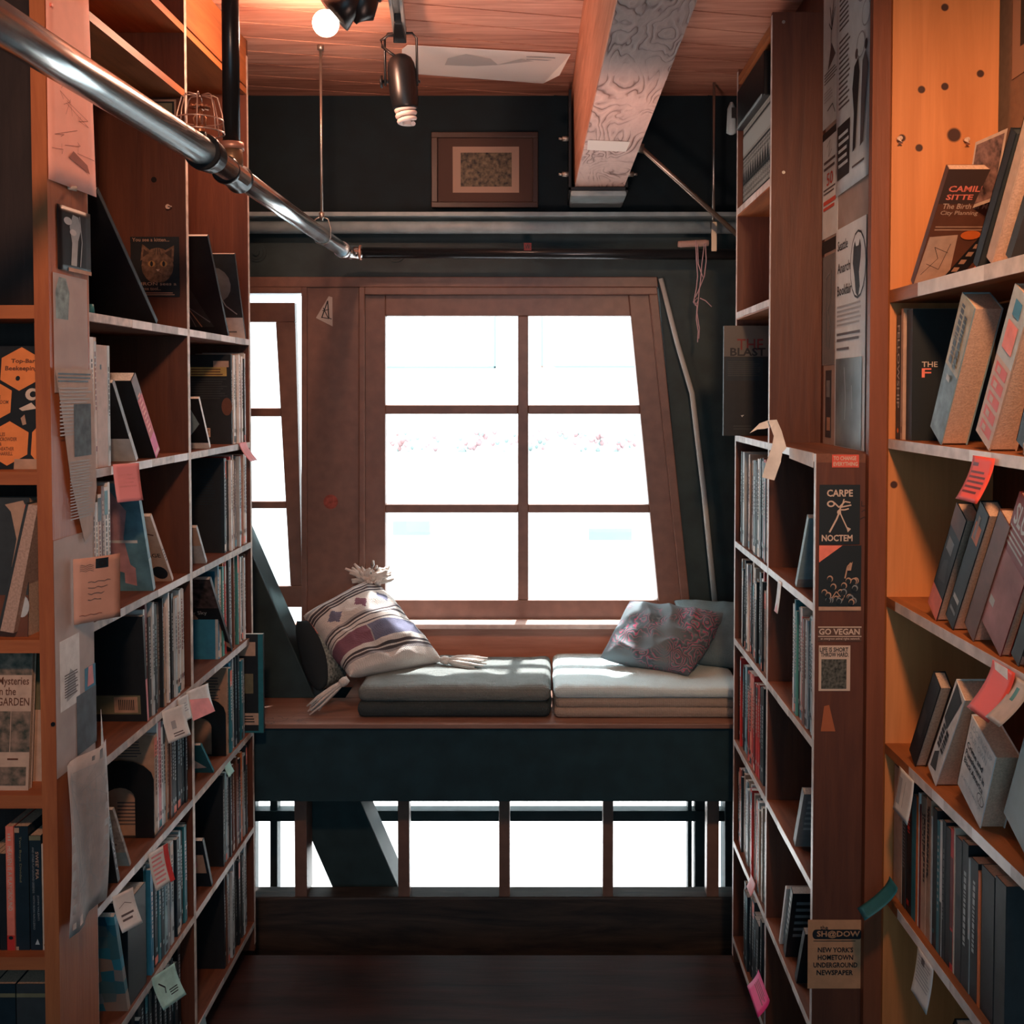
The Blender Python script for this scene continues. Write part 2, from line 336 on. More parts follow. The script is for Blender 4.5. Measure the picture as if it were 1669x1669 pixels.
ORD = ['first', 'second', 'third', 'fourth', 'fifth', 'sixth', 'seventh', 'eighth', 'ninth', 'tenth', 'eleventh', 'twelfth', 'thirteenth', 'fourteenth', 'fifteenth', 'sixteenth', 'seventeenth', 'eighteenth', 'nineteenth', 'twentieth',
       'twenty first', 'twenty second', 'twenty third', 'twenty fourth', 'twenty fifth', 'twenty sixth', 'twenty seventh', 'twenty eighth', 'twenty ninth', 'thirtieth']
def book(label, group, x, y, z, t, w_, h, side, cov, pages=None, lean=0, yaw=0, spine=(), near=(), hard=False, name='book', reverse=False, spinecov=None, roll=0):
    """x,y,z: bottom edge nearest the camera at the aisle side; side 'R' faces -X, 'L' faces +X, 'F' spine faces the camera (t to the right)"""
    pages = pages or PGW; bt = .0025 if hard else .0008; ov = .003 if hard else .0003
    g = M(); p = M()
    g.box(0, .0015, 0, t, 0, h, spinecov or cov) if not reverse else g.box(w_ - .0015, w_, 0, t, 0, h, cov)
    x0, x1 = (.0015, w_) if not reverse else (0, w_ - .0015)
    g.box(x0, x1, 0, bt, 0, h, cov); g.box(x0, x1, t - bt, t, 0, h, cov)
    p.box(x0 if not reverse else x0 + ov, (x1 - ov) if not reverse else x1, bt, t - bt, ov, h - ov, pages)
    a = R(lean)
    if side == 'R': mt = Matrix.Translation((x, y, z)) @ Matrix.Rotation(R(yaw), 4, 'Z') @ Matrix.Rotation(R(roll), 4, 'Y') @ Matrix.Rotation(a, 4, 'X')
    elif side == 'L': mt = Matrix.Translation((x, y, z)) @ Matrix.Rotation(R(180 + yaw), 4, 'Z') @ Matrix.Rotation(-a, 4, 'X') @ Matrix.Translation((0, -t, 0))
    else: mt = Matrix.Translation((x, y, z)) @ Matrix.Rotation(R(90 + yaw), 4, 'Z') @ Matrix.Rotation(a, 4, 'X') @ Matrix.Translation((0, -t, 0))
    Canvas(g, (0, t, 0), (0, -1, 0), (0, 0, 1), t, h).draw(spine)
    if side == 'R': Canvas(g, (0, 0, 0), (1, 0, 0), (0, 0, 1), w_, h).draw(near)
    elif side == 'L': Canvas(g, (w_, t, 0), (-1, 0, 0), (0, 0, 1), w_, h).draw(near)
    o = g.build(name, matrix=mt); p.build('page_block', o)
    if o.parent is None: tag(o, label, 'book', group)
    return o
TEXTC = {'black': 'silver', 'navy': 'pale blue', 'charcoal': 'silver', 'teal': 'white', 'sea green': 'cream', 'blue': 'white', 'pale blue': 'navy', 'grey': 'white', 'silver': 'charcoal', 'white': 'charcoal', 'cream': 'maroon', 'tan': 'brown',
         'beige': 'brown', 'pink': 'maroon', 'red': 'cream', 'coral': 'black', 'orange': 'cream', 'brown': 'tan', 'maroon': 'beige', 'yellow': 'black', 'hot pink': 'white', 'mint': 'charcoal', 'olive': 'cream'}
def spine_art(cn, rr):
    """illegible spine printing: a dashed title column, a band, a small mark"""
    tcx = PAL[TEXTC[cn]]; art = []; k = rr.random()
    if k < .35: art.append(('r', 0, .02, 1, .09, PAL[rr.choice(['grey', 'coral', 'cream', 'teal', 'charcoal'])]))
    if k > .7: art.append(('r', 0, .78, 1, .97, PAL[rr.choice(['coral', 'silver', 'cream', 'navy', 'teal'])]))
    y = .9 - rr.random() * .12
    while y > .3 + rr.random() * .2:
        d = .012 + rr.random() * .03; art.append(('r', .32, y - d, .68, y, tcx)); y -= d + .012
    art.append(('r', .3, .13, .7, .17, tcx))
    return art
def row(where, side, x, y0, y1, z, hts, cols, seed, w_=.135, tr=(.006, .022), group=None, lean=0, jit=.012, n0=0, first=None, near=()):
    rr = random.Random(seed); y = y0; i = 0
    while True:
        cn = cols[i % len(cols)] if isinstance(cols, list) else cols
        t = rr.uniform(*tr)
        if y + t > y1 or i > 28: break
        h = rr.uniform(*hts); xo = x + (rr.random() * jit if side == 'R' else -rr.random() * jit)
        size = 'thin' if t < (tr[0] + tr[1]) / 2 else 'thick'
        book('%s %s book, %s from the near end, %s' % (size, cn, ORD[i + n0], where), group or 'books on the ' + where, xo, y, z, t, w_ * rr.uniform(.9, 1.0), h, side, PAL[cn], lean=lean * (0 if i < 0 else 1),
             spine=spine_art(cn, rr), near=near if i == 0 else ())
        y += t + .0012; i += 1
    return y
# ================================================================ THE SETTING
WY = 3.75
def pz(py, y): return PY(890, py, y).z
def px(p, y): return PY(p, 636, y).x
def pxpoly(m, pts, y, d, mt): return m.prism([PY(a, b, y) for a, b in pts], (0, d, 0), mt)
CZ = pz(156, WY)                                   # ceiling height
m = M()
m.box(-2.3, 2.1, -2.2, 3.12, -.06, 0, W_FLOOR); m.box(-2.3, 2.1, 3.06, 3.12, -.40, -.06, W_FLOOR); struct(m, 'floor')
m = M(); m.box(-2.3, 2.1, 3.12, 3.95, -.40, -.34, W_FLOOR); struct(m, 'floor')
# ceiling: planks laid across the aisle, turned a little off the wall
m = M(); a14 = R(13.5); ca, sa = math.cos(a14), math.sin(a14); rr = random.Random(5)
yy = -3.4
while yy < 5.2:
    wd = .128
    q = [(-3.2, yy), (3.2, yy), (3.2, yy + wd - .007), (-3.2, yy + wd - .007)]
    P_ = [(x * ca - y * sa, x * sa + y * ca) for x, y in q]
    m.hexa([(x, y, CZ) for x, y in P_] + [(x, y, CZ + .02) for x, y in P_], rr.choice(W_CEIL)); yy += wd
m.box(-3.6, 3.6, -3.6, 5.4, CZ + .0025, CZ + .06, W_GAP)
ceil = struct(m, 'ceiling')
# trim the planks at the walls
bm = bmesh.new(); bm.from_mesh(ceil.data); off = ceil.location
for co, no in (((0, WY + .02, 0), (0, 1, 0)), ((-2.3, 0, 0), (-1, 0, 0)), ((2.1, 0, 0), (1, 0, 0)), ((0, -2.2, 0), (0, -1, 0))):
    bmesh.ops.bisect_plane(bm, geom=bm.verts[:] + bm.edges[:] + bm.faces[:], plane_co=Vector(co) - off, plane_no=no, clear_outer=True)
bm.to_mesh(ceil.data); bm.free()
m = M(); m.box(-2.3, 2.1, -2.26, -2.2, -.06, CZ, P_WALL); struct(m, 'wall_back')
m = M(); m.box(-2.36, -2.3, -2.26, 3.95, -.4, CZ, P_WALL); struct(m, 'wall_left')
m = M(); m.box(.935, .975, -2.2, 3.95, -.4, CZ, P_BEIGE); struct(m, 'wall_right')
# far wall, pieced round the windows
m = M(); T = .10
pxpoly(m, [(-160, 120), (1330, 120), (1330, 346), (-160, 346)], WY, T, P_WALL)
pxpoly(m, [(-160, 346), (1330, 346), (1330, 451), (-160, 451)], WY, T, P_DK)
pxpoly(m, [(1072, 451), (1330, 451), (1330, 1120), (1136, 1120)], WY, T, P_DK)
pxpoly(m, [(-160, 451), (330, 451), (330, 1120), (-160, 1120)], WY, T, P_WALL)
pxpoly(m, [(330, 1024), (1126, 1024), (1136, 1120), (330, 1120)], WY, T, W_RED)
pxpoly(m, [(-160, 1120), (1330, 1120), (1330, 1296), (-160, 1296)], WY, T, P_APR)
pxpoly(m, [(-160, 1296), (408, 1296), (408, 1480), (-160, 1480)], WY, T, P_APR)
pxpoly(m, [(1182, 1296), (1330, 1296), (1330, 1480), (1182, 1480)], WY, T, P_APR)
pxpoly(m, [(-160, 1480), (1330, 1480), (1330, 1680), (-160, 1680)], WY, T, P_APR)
struct(m, 'wall_far')
m = M()   # brown head board, post between the windows, casings
pxpoly(m, [(330, 451), (1071, 451), (1073, 468), (330, 468)], WY - .012, .10, W_WIN)
pxpoly(m, [(500, 468), (585, 468), (585, 1024), (500, 1024)], WY - .004, .10, W_WIN)
o = struct(m, 'trim_1', .003)
m = M()
def xr(y): return 1028 + (y - 515) * 45 / 463
def xo(y): return 1058 + (y - 480) * 53 / 500
def xc(y): return 1071 + (y - 467) * 52 / 500
pxpoly(m, [(585, 468), (594, 468), (594, 1024), (585, 1024)], WY - .018, .11, W_WIN)
pxpoly(m, [(594, 468), (xc(468), 468), (xc(480), 480), (594, 480)], WY - .018, .11, W_WIN)
pxpoly(m, [(xo(480), 480), (xc(480), 480), (xc(1024), 1024), (xo(1024), 1024)], WY - .018, .11, W_WIN)
win = thing('window_1', PY(850, 1020, WY), None, None, kind='structure')
m.build('window_frame', win, bevel=.003)
m = M(); yS = WY + .008; D = .045
pxpoly(m, [(594, 480), (628, 480), (628, 1012), (594, 1012)], yS, D, W_WIN)
pxpoly(m, [(xr(480), 480), (xo(480), 480), (xo(1012), 1012), (xr(1012), 1012)], yS, D, W_WIN)
pxpoly(m, [(628, 480), (xr(480), 480), (xr(515), 515), (628, 515)], yS, D, W_WIN)
pxpoly(m, [(628, 978), (xr(978), 978), (xr(1012), 1012), (628, 1012)], yS, D, W_WIN)
pxpoly(m, [(844, 515), (861, 515), (861, 978), (844, 978)], yS + .003, D - .006, W_WIN)
for a, b in ((660, 675), (822, 836)):
    pxpoly(m, [(628, a), (844, a), (844, b), (628, b)], yS + .003, D - .006, W_WIN); pxpoly(m, [(861, a), (xr(a), a), (xr(b), b), (861, b)], yS + .003, D - .006, W_WIN)
sash = m.build('sash', win, bevel=.0035)
for a, b in ((515, 660), (675, 822), (836, 978)):
    for L_, R_ in ((lambda y: 628, lambda y: 844), (lambda y: 861, xr)):
        g = M(); pxpoly(g, [(L_(a), a), (R_(a), a), (R_(b), b), (L_(b), b)], yS + .024, .003, GLS); g.build('window_pane', sash)
# left window: its sash sits askew in the casing and daylight shows in the gap
win = thing('window_2', PY(420, 1020, WY), None, None, kind='structure')
m = M()
pxpoly(m, [(491, 468), (500, 468), (500, 1024), (491, 1024)], WY - .018, .11, W_WIN)
pxpoly(m, [(330, 468), (491, 468), (491, 478), (330, 478)], WY - .018, .11, W_WIN)
m.build('window_frame', win, bevel=.003)
def x2(y): return 449 + (y - 525) * 24 / 430
def x3(y): return 480 + (y - 493) * 13 / 492
yS = WY + .03
m = M()
pxpoly(m, [(330, 493), (x3(493), 493), (x3(525), 525), (330, 525)], yS, .04, W_WIN)
pxpoly(m, [(330, 955), (x3(955), 955), (x3(990), 990), (330, 990)], yS, .04, W_WIN)
pxpoly(m, [(x2(525), 525), (x3(525), 525), (x3(955), 955), (x2(955), 955)], yS, .04, W_WIN)
pxpoly(m, [(330, 525), (350, 525), (350, 955), (330, 955)], yS, .04, W_WIN)
for a, b in ((665, 679), (817, 829)): pxpoly(m, [(350, a), (x2(a), a), (x2(b), b), (350, b)], yS, .04, W_WIN)
sash = m.build('sash', win, bevel=.0035)
for a, b in ((525, 665), (679, 817), (829, 955)):
    g = M(); pxpoly(g, [(350, a), (x2(a), a), (x2(b), b), (350, b)], yS + .02, .003, GLS); g.build('window_pane', sash)
# sill
SILL = mat('lit_sill_paint', (.52, .36, .31), .35, build=speckle(30, .15, .1))  # paler than the frames: window light on the sill painted in
m = M(); zs = pz(1014, 3.70); m.box(px(500, 3.7), px(1125, 3.7), 3.665, WY + .02, zs - .018, zs, SILL)
struct(m, 'trim_2', .004)
# lower lights below the bench
win = thing('window_3', PY(800, 1470, WY + .05), None, None, kind='structure')
m = M()
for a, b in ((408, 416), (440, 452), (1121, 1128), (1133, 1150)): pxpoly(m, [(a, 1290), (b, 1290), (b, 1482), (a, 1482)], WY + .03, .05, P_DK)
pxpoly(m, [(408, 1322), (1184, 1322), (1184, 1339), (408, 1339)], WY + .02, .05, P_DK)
m.build('window_frame', win, bevel=.002)
g = M(); pxpoly(g, [(408, 1290), (1184, 1290), (1184, 1482), (408, 1482)], WY + .085, .004, GLS); g.build('window_pane', win)
# ---- ceiling beam with its saddle
beam = thing('ceiling_beam', (px(968, 3.7), 3.7, pz(322, 3.7)), 'rough square timber ceiling beam with swirling grain running toward the window wall', 'beam')
zb = pz(322, 3.70)
def bp_(pxx, yv): return PY(pxx, 636, yv).x
xl0, xr0 = PZ(934, 318, zb).x, PZ(1012, 318, zb).x
r1 = PZ(1004, 10, zb); r2 = PZ(1133, 10, zb)
def ext(x0, y0, x1, y1, y): return x0 + (x1 - x0) * (y - y0) / (y1 - y0)
L0 = ext(xl0, 3.7, r1.x, r1.y, -.6); R0 = ext(xr0, 3.7, r2.x, r2.y, -.6)
tl = px(948, 3.7) - .012
m = M(); m.hexa([(L0, -.6, zb), (R0, -.6, zb), (xr0, 3.70, zb), (xl0, 3.70, zb), (L0, -.6, zb + .012), (R0, -.6, zb + .012), (xr0, 3.7, zb + .012), (xl0, 3.7, zb + .012)], W_BEAM); m.build('beam_underside', beam)
m = M(); m.hexa([(L0, -.6, zb + .012), (R0, -.6, zb + .012), (xr0, 3.70, zb + .012), (xl0, 3.70, zb + .012), (L0 - .012, -.6, CZ - .001), (R0, -.6, CZ - .001), (xr0, 3.7, CZ - .001), (xl0 - .006, 3.7, CZ - .001)], W_BEAMS); m.build('beam_body', beam)
m = M(); y0, y1 = 3.50, 3.745
m.box(xl0 - .018, xl0 - .010, y0, y1, zb - .02, zb + .32, S_BLK); m.box(xr0 + .004, xr0 + .012, y0, y1, zb - .02, zb + .32, S_BLK); m.box(xl0 - .018, xr0 + .012, y0, y1, zb - .012, zb - .002, S_BLK)
sd = tag(m.build('beam_saddle'), 'black steel saddle bracket wrapped round the far end of the ceiling beam', 'bracket')
m = M(); m.box(xl0 - .012, xr0 + .008, y0 - .004, y1 - .02, zb - .032, zb - .013, P_STEEL); m.build('bottom_plate', sd, bevel=.006)
for pyb in (225, 283):
    for s_ in (-1, 1):
        xx = (xl0 - .018) if s_ < 0 else (xr0 + .012)
        z_ = pz(pyb, 3.52); m = M(); m.tube([(xx + s_ * -.004, 3.53, z_), (xx + s_ * .022, 3.53, z_)], .009, S_ROD, 6); m.tube([(xx + s_ * .02, 3.53, z_), (xx + s_ * .034, 3.53, z_)], .0045, S_ROD, 8); m.build('bolt', sd)
q = PZ(958, 228, zb)
sheet('paper_label', 'small blank cream paper strip stuck under the ceiling beam', 'label', PZ(957, 247, zb - .001), (1, 0, 0), (0, 1, 0), PZ(1025, 247, zb).x - PZ(957, 247, zb).x, PZ(958, 228, zb).y * -1 + PZ(958, 247, zb).y, mat('cream_tape', (.74, .62, .54), .7)) if False else None
pA, pB, pC, pD = [PZ(a, b, zb - .0012) for a, b in ((958, 228), (1027, 231), (1020, 247), (957, 244))]
g = M(); g.prism([pA, pB, pC, pD], (0, 0, -.0006), mat('cream_tape', (.78, .68, .60), .7)); tag(g.build('paper_label'), 'small blank cream paper strip stuck under the ceiling beam', 'label')
# ---- steel channel across the wall, bolts below it
m = M(); zc = pz(349, 3.66)
rail = thing('steel_channel', (0, 3.68, pz(382, 3.68)), 'pale grey painted steel channel running across the wall above the window', 'rail')
m.box(-1.3, .93, 3.64, WY, pz(352, 3.64), pz(345, 3.64), P_STEEL); m.build('top_flange', rail, bevel=.002)
m = M(); zz = pz(370, 3.68); m.tube([(-1.3, 3.69, zz), (.93, 3.69, zz)], pz(358, 3.66) - zz, P_STEEL, 20); m.build('rounded_rail', rail)
for pxx, dsc in ((419, 'at the left end'), (645, 'left of centre'), (878, 'under the beam')):
    g = M(); c = PY(pxx, 412, WY)
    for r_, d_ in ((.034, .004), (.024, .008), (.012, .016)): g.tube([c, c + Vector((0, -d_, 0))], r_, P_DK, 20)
    tag(g.build('wall_bolt'), 'round dark painted bolt washer on the green wall, %s' % dsc, 'bolt', 'bolt washers on the green wall')
# ---- pipes
def PH(px_, py_, z): return PZ(px_, py_, z)
zp = PY(562, 410, 3.57).z
A = PZ(-30, 20, zp); B = PZ(330, 247, zp); D_ = PZ(378, 284, zp); E = PZ(562, 410, zp)
sp_ = thing('sprinkler_pipe', tuple(A), 'long shiny steel sprinkler pipe slanting from the top left corner toward the window', 'pipe')
dirn = (B - A).normalized(); A2 = A - dirn * .5
S_P = mat('shiny_pipe', (.62, .67, .68), .23, 1.0, build=None)
m = M(); m.tube([A2, B], .0285, S_P, 28); m.build('large_pipe', sp_)
m = M(); m.tube([B - dirn * .005, B + dirn * .012, B + dirn * .012, B + dirn * .05, B + dirn * .05, B + dirn * .062], [.036, .037, .034, .033, .030, .029], S_PIPEB, 28); m.build('reducing_coupling', sp_)
dir2 = (E - B).normalized()
m = M(); m.tube([B, E], .0235, S_P, 26); m.build('small_pipe', sp_)
m = M(); m.tube([D_ - dir2 * .055, D_ - dir2 * .045, D_ - dir2 * .03, D_ + dir2 * .04, D_ + dir2 * .055, D_ + dir2 * .065], [.027, .031, .028, .028, .032, .028], S_PIPEB, 26)
m.tube([D_, D_ + Vector((0, 0, .065))], .024, mat('brass_tee', (.32, .22, .14), .4, .7), 20); m.build('tee_fitting', sp_)
m = M(); m.tube([D_ + Vector((0, 0, .052)), D_ + Vector((0, 0, .068))], [.027, .026], mat('copper_collar', (.62, .34, .26), .4, .5), 20); m.build('collar', sp_)
ezp = E + dir2 * .0
m = M(); m.tube([E - dir2 * .06, E - dir2 * .02, E + dir2 * .01, E + Vector((.03, .028, 0)), E + Vector((.055, .03, 0))], [.0275, .0275, .026, .024, .022], S_PIPE, 24)
m.tube([E + Vector((.045, .03, 0)), E + Vector((.052, .03, 0))], .026, mat('copper_collar', (.6, .3, .2), .4, .5), 24); m.build('elbow', sp_)
vp = M(); vp.tube([D_ + Vector((0, 0, .069)), Vector((D_.x, D_.y, CZ))], .0185, S_PIPEB, 22)
tag(vp.build('drop_pipe'), 'black vertical pipe dropping from the ceiling to the sprinkler pipe', 'pipe')
hp = M(); yh = E.y + .03; hp.tube([(E.x + .052, yh, zp), (.93, yh, zp - .008)], .0185, S_PIPEB, 22)
tag(hp.build('cross_pipe'), 'dark horizontal pipe across the wall below the steel channel', 'pipe')
g = M(); c = PY(860, 402, yh - .02); Canvas(g, c + Vector((-.013, 0, -.013)), (1, 0, 0), (0, 0, 1), .026, .026).draw([('r', 0, 0, 1, 1, PAL['maroon']), ('t', 'W', .15, .2, .85, .8, PAL['black'])])
g.prism([c + Vector((-.013, .001, -.013)), c + Vector((.013, .001, -.013)), c + Vector((.013, .001, .013)), c + Vector((-.013, .001, .013))], (0, .003, 0), PAL['maroon'])
tag(g.build('red_sticker'), 'tiny square red sticker on the dark cross pipe', 'sticker')
# sprinkler head in its cage
cg = PZ(325, 236, zp) + Vector((0, 0, .03)); cg = PY(326, 216, B.y - .03)
sh = thing('caged_sprinkler', tuple(cg), 'copper sprinkler head inside a wire guard cage on the steel pipe', 'sprinkler')
WIRE = mat('cage_wire', (.62, .42, .34), .35, .7)
m = M(); hgt = .072
for i in range(8):
    a = i * math.pi / 4 + .2; c_, s_ = math.cos(a), math.sin(a)
    m.tube([cg + Vector((.046 * c_, .046 * s_, 0)), cg + Vector((.042 * c_, .042 * s_, hgt * .5)), cg + Vector((.033 * c_, .033 * s_, hgt * .95)), cg + Vector((.026 * c_, .026 * s_, hgt)), cg + Vector((.006 * c_, .006 * s_, hgt))], .0014, WIRE, 6)
def ring(m, c, r, rad, mt, z=0, n=24): m.tube([c + Vector((r * math.cos(2 * math.pi * i / n), r * math.sin(2 * math.pi * i / n), z)) for i in range(n + 1)], rad, mt, 6, cap=False)
ring(m, cg, .046, .0016, WIRE); ring(m, cg, .044, .0014, WIRE, hgt * .33); m.build('wire_cage', sh)
m = M(); m.tube([cg - Vector((0, 0, .03)), cg + Vector((0, 0, .0))], [.011, .013], S_PIPEB, 12); m.tube([cg + Vector((0, 0, -.006)), cg + Vector((0, 0, .014))], .010, S_BRS, 6)
for s_ in (-1, 1): m.tube([cg + Vector((s_ * .009, 0, .012)), cg + Vector((s_ * .012, 0, .028)), cg + Vector((0, 0, .045))], .0022, S_BRS, 6)
m.tube([cg + Vector((0, 0, .014)), cg + Vector((0, 0, .05))], .003, S_BRS, 8); m.build('sprinkler_body', sh)
m = M()
for i in range(12):
    a = i * math.pi / 6; m.box(0, 0, 0, 0, 0, 0, S_BRS) if False else m.tube([cg + Vector((0, 0, .05)), cg + Vector((.021 * math.cos(a), .021 * math.sin(a), .049))], [.002, .0025], S_BRS, 5)
m.tube([cg + Vector((0, 0, .0485)), cg + Vector((0, 0, .0505))], .014, S_BRS, 20); m.build('deflector', sh)
# hangers
zp2 = PY(524, 118, 3.42)
yr = PZ(524, 384, zp).y
m = M(); cr = PY(524, 300, yr); rr_ = thing('threaded_rod', (cr.x, yr, zp + .03), 'thin threaded steel rod hanging from the ceiling to the slanting pipe', 'rod')
m.tube([(cr.x, yr, zp + .045), (cr.x, yr, CZ)], .0042, S_ROD, 10); m.tube([(cr.x, yr, CZ - .016), (cr.x, yr, CZ)], .010, S_ROD, 6); m.tube([(cr.x, yr, zp + .052), (cr.x, yr, zp + .07)], .008, S_ROD, 6); m.build('rod', rr_)
m = M(); m.tube([(cr.x, yr, zp + .058), (cr.x - .020, yr, zp + .05), (cr.x - .027, yr, zp + .02), (cr.x - .0265, yr, zp - .006), (cr.x - .018, yr, zp - .02), (cr.x, yr, zp - .0265), (cr.x + .018, yr, zp - .02), (cr.x + .0265, yr, zp - .006), (cr.x + .027, yr, zp + .02), (cr.x + .020, yr, zp + .05), (cr.x, yr, zp + .058)], .0022, S_ROD, 6); m.build('pipe_ring', rr_)
cr = PY(1163, 300, yh - .01); rr_ = thing('hanger_rod', (cr.x, yh, zp - .02), 'thin steel rod hanging from the ceiling at the right end of the cross pipe', 'rod')
m = M(); m.tube([(cr.x, yh - .01, pz(366, yh)), (cr.x, yh - .01, CZ)], .0048, S_ROD, 10); m.build('rod', rr_)
m = M(); m.box(cr.x - .009, cr.x + .009, yh - .028, yh - .022, pz(411, yh), pz(364, yh), S_ROD); m.tube([(cr.x, yh - .01, pz(374, yh)), (cr.x, yh - .01, pz(362, yh))], .010, S_ROD, 6); m.build('strap', rr_)
# diagonal conduit
p0 = PY(1044, 240, 3.5); p1 = PY(1212, 392, 3.42)
g = M(); g.tube([p0 + Vector((-.012, 0, 0)), p0, p1], [.006, .0085, .0085], mat('tarnished_conduit', (.42, .34, .28), .3, .9), 14)
o = tag(g.build('conduit'), 'thin metal conduit slanting from the beam saddle down to the right bookcase', 'conduit')
g = M(); g.tube([p0 + Vector((-.02, .0, 0)), p0 + Vector((.01, 0, -.005))], .016, S_ROD, 12); g.build('clamp', o)
# wooden handle with pink strings
hx0 = PY(1105, 398, yh - .029); hx1 = PY(1155, 396, yh - .029)
hd = thing('stick_with_strings', tuple((hx0 + hx1) / 2), 'short wooden stick on the cross pipe with knotted pink strings hanging down', 'string')
m = M(); m.tube([hx0, hx0 + Vector((.01, 0, 0)), hx1 - Vector((.01, 0, 0)), hx1], [.010, .0115, .0115, .010], mat('pale_wood_handle', (.42, .28, .24), .6), 12); m.build('stick', hd)
STR = mat('pink_string', (.55, .38, .42), .8); m = M(); yk = yh - .042
def pth(pts, y=yk): return [PY(a, b, y) for a, b in pts]
for pts in ([(1134, 392), (1135, 420), (1137, 450), (1135, 470), (1131, 490), (1136, 500), (1135, 520), (1138, 540), (1137, 558)], [(1150, 396), (1151, 425), (1148, 450), (1138, 475), (1133, 485)], [(1148, 398), (1144, 430), (1142, 455), (1139, 480), (1136, 510), (1140, 535), (1139, 552)], [(1137, 398), (1138, 430), (1143, 445), (1146, 452)], [(1137, 485), (1130, 492), (1133, 498), (1138, 490)], [(1141, 486), (1150, 490), (1160, 500)]): m.tube(pth(pts), .0018, STR, 5)
m.build('pink_string', hd)
# slanting pale pole right of the window
g = M(); g.tube([PY(1077, 454, 3.71), PY(1104, 560, 3.705), PY(1128, 641, 3.70), PY(1147, 800, 3.70), PY(1166, 990, 3.69)], [.0085, .009, .0095, .0095, .010], P_POLE, 12)
tag(g.build('bent_pole'), 'long pale grey pole leaning in the dark corner right of the window', 'pole')
# picture on the far wall
fr = thing('picture_frame', tuple(PY(797, 330, WY)), 'small dark framed picture with a tan mount on the wall above the window', 'picture')
FRM = mat('dark_frame_wood', (.05, .026, .018), .4); MNT = mat('tan_mount', (.36, .25, .19), .8); MNT2 = mat('brown_mount', (.075, .042, .032), .8)
m = M(); y_ = WY - .028
for q_ in ([(703, 215), (877, 215), (877, 224), (703, 224)], [(703, 329), (877, 329), (877, 338), (703, 338)], [(703, 224), (713, 224), (713, 329), (703, 329)], [(868, 224), (877, 224), (877, 329), (868, 329)]): pxpoly(m, q_, y_, .026, FRM)
m.build('frame', fr, bevel=.002)
m = M(); pxpoly(m, [(713, 224), (868, 224), (868, 329), (713, 329)], y_ + .012, .01, MNT2)
o_ = PY(738, 314, y_ + .012); wq = PY(846, 314, y_ + .012).x - o_.x; hq = pz(239, y_ + .012) - o_.z
Canvas(m, o_, (1, 0, 0), (0, 0, 1), wq, hq).draw([('r', 0, 0, 1, 1, MNT), ('r', .12, .13, .89, .87, mat('picture_dark', (.05, .045, .03), .5, build=speckle(70, .9, 0, c=(.17, .13, .075))))]); m.build('picture', fr)
# sheet on the ceiling
g = M(); pts = [(664, 73), (930, 88), (912, 112), (885, 130), (700, 122), (655, 118), (655, 80)]
P3 = [PZ(a, b, CZ - .004) for a, b in pts]; P3[2].z -= .02; P3[3].z -= .012
g.prism(P3, (0, 0, -.001), mat('poster_white', (.80, .75, .70), .6))
GW = mat('pencil_wash', (.50, .48, .46), .7)
for sh_ in ([(730, 95), (760, 88), (800, 96), (812, 106), (770, 108), (725, 106)], [(800, 108), (850, 96), (890, 103), (870, 114), (810, 116)]): g.poly([PZ(a, b, CZ - .0062) for a, b in sh_][::-1], GW)
for i in range(2): g.poly([PZ(a, b, CZ - .0066) for a, b in [(858, 92 + i * 4), (905, 94 + i * 4), (905, 95.4 + i * 4), (858, 93.4 + i * 4)]][::-1], INKB)
tag(g.build('ceiling_poster'), 'white sheet with a faint pencil drawing pinned flat to the ceiling planks', 'poster')
# ---- track and lamps
xt0 = PZ(645, 0, CZ - .02); xt1 = PZ(651, 48, CZ - .02); tdir = Vector((xt1.x - xt0.x, xt1.y - xt0.y, 0)).normalized(); ts = xt1 - tdir * 1.0
def along(c, n_, s_, z): return c + n_ * s_ + Vector((0, 0, z))
tn = Vector((tdir.y, -tdir.x, 0)); TRK = mat('track_silver', (.50, .54, .55), .35, .6)
tr_ = thing('track_rail', tuple(xt1), 'silver light track fixed to the ceiling planks, ending above the window', 'track')
m = M()
for s0, s1, z0, z1 in ((-.018, -.010, -.012, .02), (.010, .018, -.012, .02), (-.018, .018, .012, .02)):
    m.hexa([along(ts, tn, s0, z0), along(ts, tn, s1, z0), along(xt1, tn, s1, z0), along(xt1, tn, s0, z0), along(ts, tn, s0, z1), along(ts, tn, s1, z1), along(xt1, tn, s1, z1), along(xt1, tn, s0, z1)], TRK)
m.build('rail', tr_)
m = M(); e1 = xt1 + tdir * .03; s_ = xt1 - tdir * .10
m.hexa([along(s_, tn, -.011, -.02), along(s_, tn, .011, -.02), along(e1, tn, .019, -.03), along(e1, tn, -.019, -.03), along(s_, tn, -.011, .011), along(s_, tn, .011, .011), along(e1, tn, .019, .019), along(e1, tn, -.019, .019)], S_BLK); m.build('end_feed', tr_, bevel=.003)
yl = xt1.y + .01
lp = thing('track_lamp', tuple(PY(655, 60, yl)), 'black bullet shaped track lamp with a white spiral bulb, switched off', 'lamp')
m = M(); m.tube([PY(a, b, yl) for a, b in ((655, 48), (655, 56))], .011, S_BLK, 12)
m.tube([PY(a, b, yl) for a, b in ((628, 140), (627, 64), (632, 55), (650, 54), (672, 54), (679, 62), (680, 140))], .0036, S_BLK, 8); m.build('yoke', lp)
m = M(); m.tube([PY(a, b, yl - .02) for a, b in ((650, 57), (632, 58), (621, 66), (623, 76), (636, 86), (648, 94))], .0042, S_BLK, 8); m.build('cord', lp)
top, bot = PY(652, 88, yl), PY(661, 178, yl + .01); L_ = bot - top
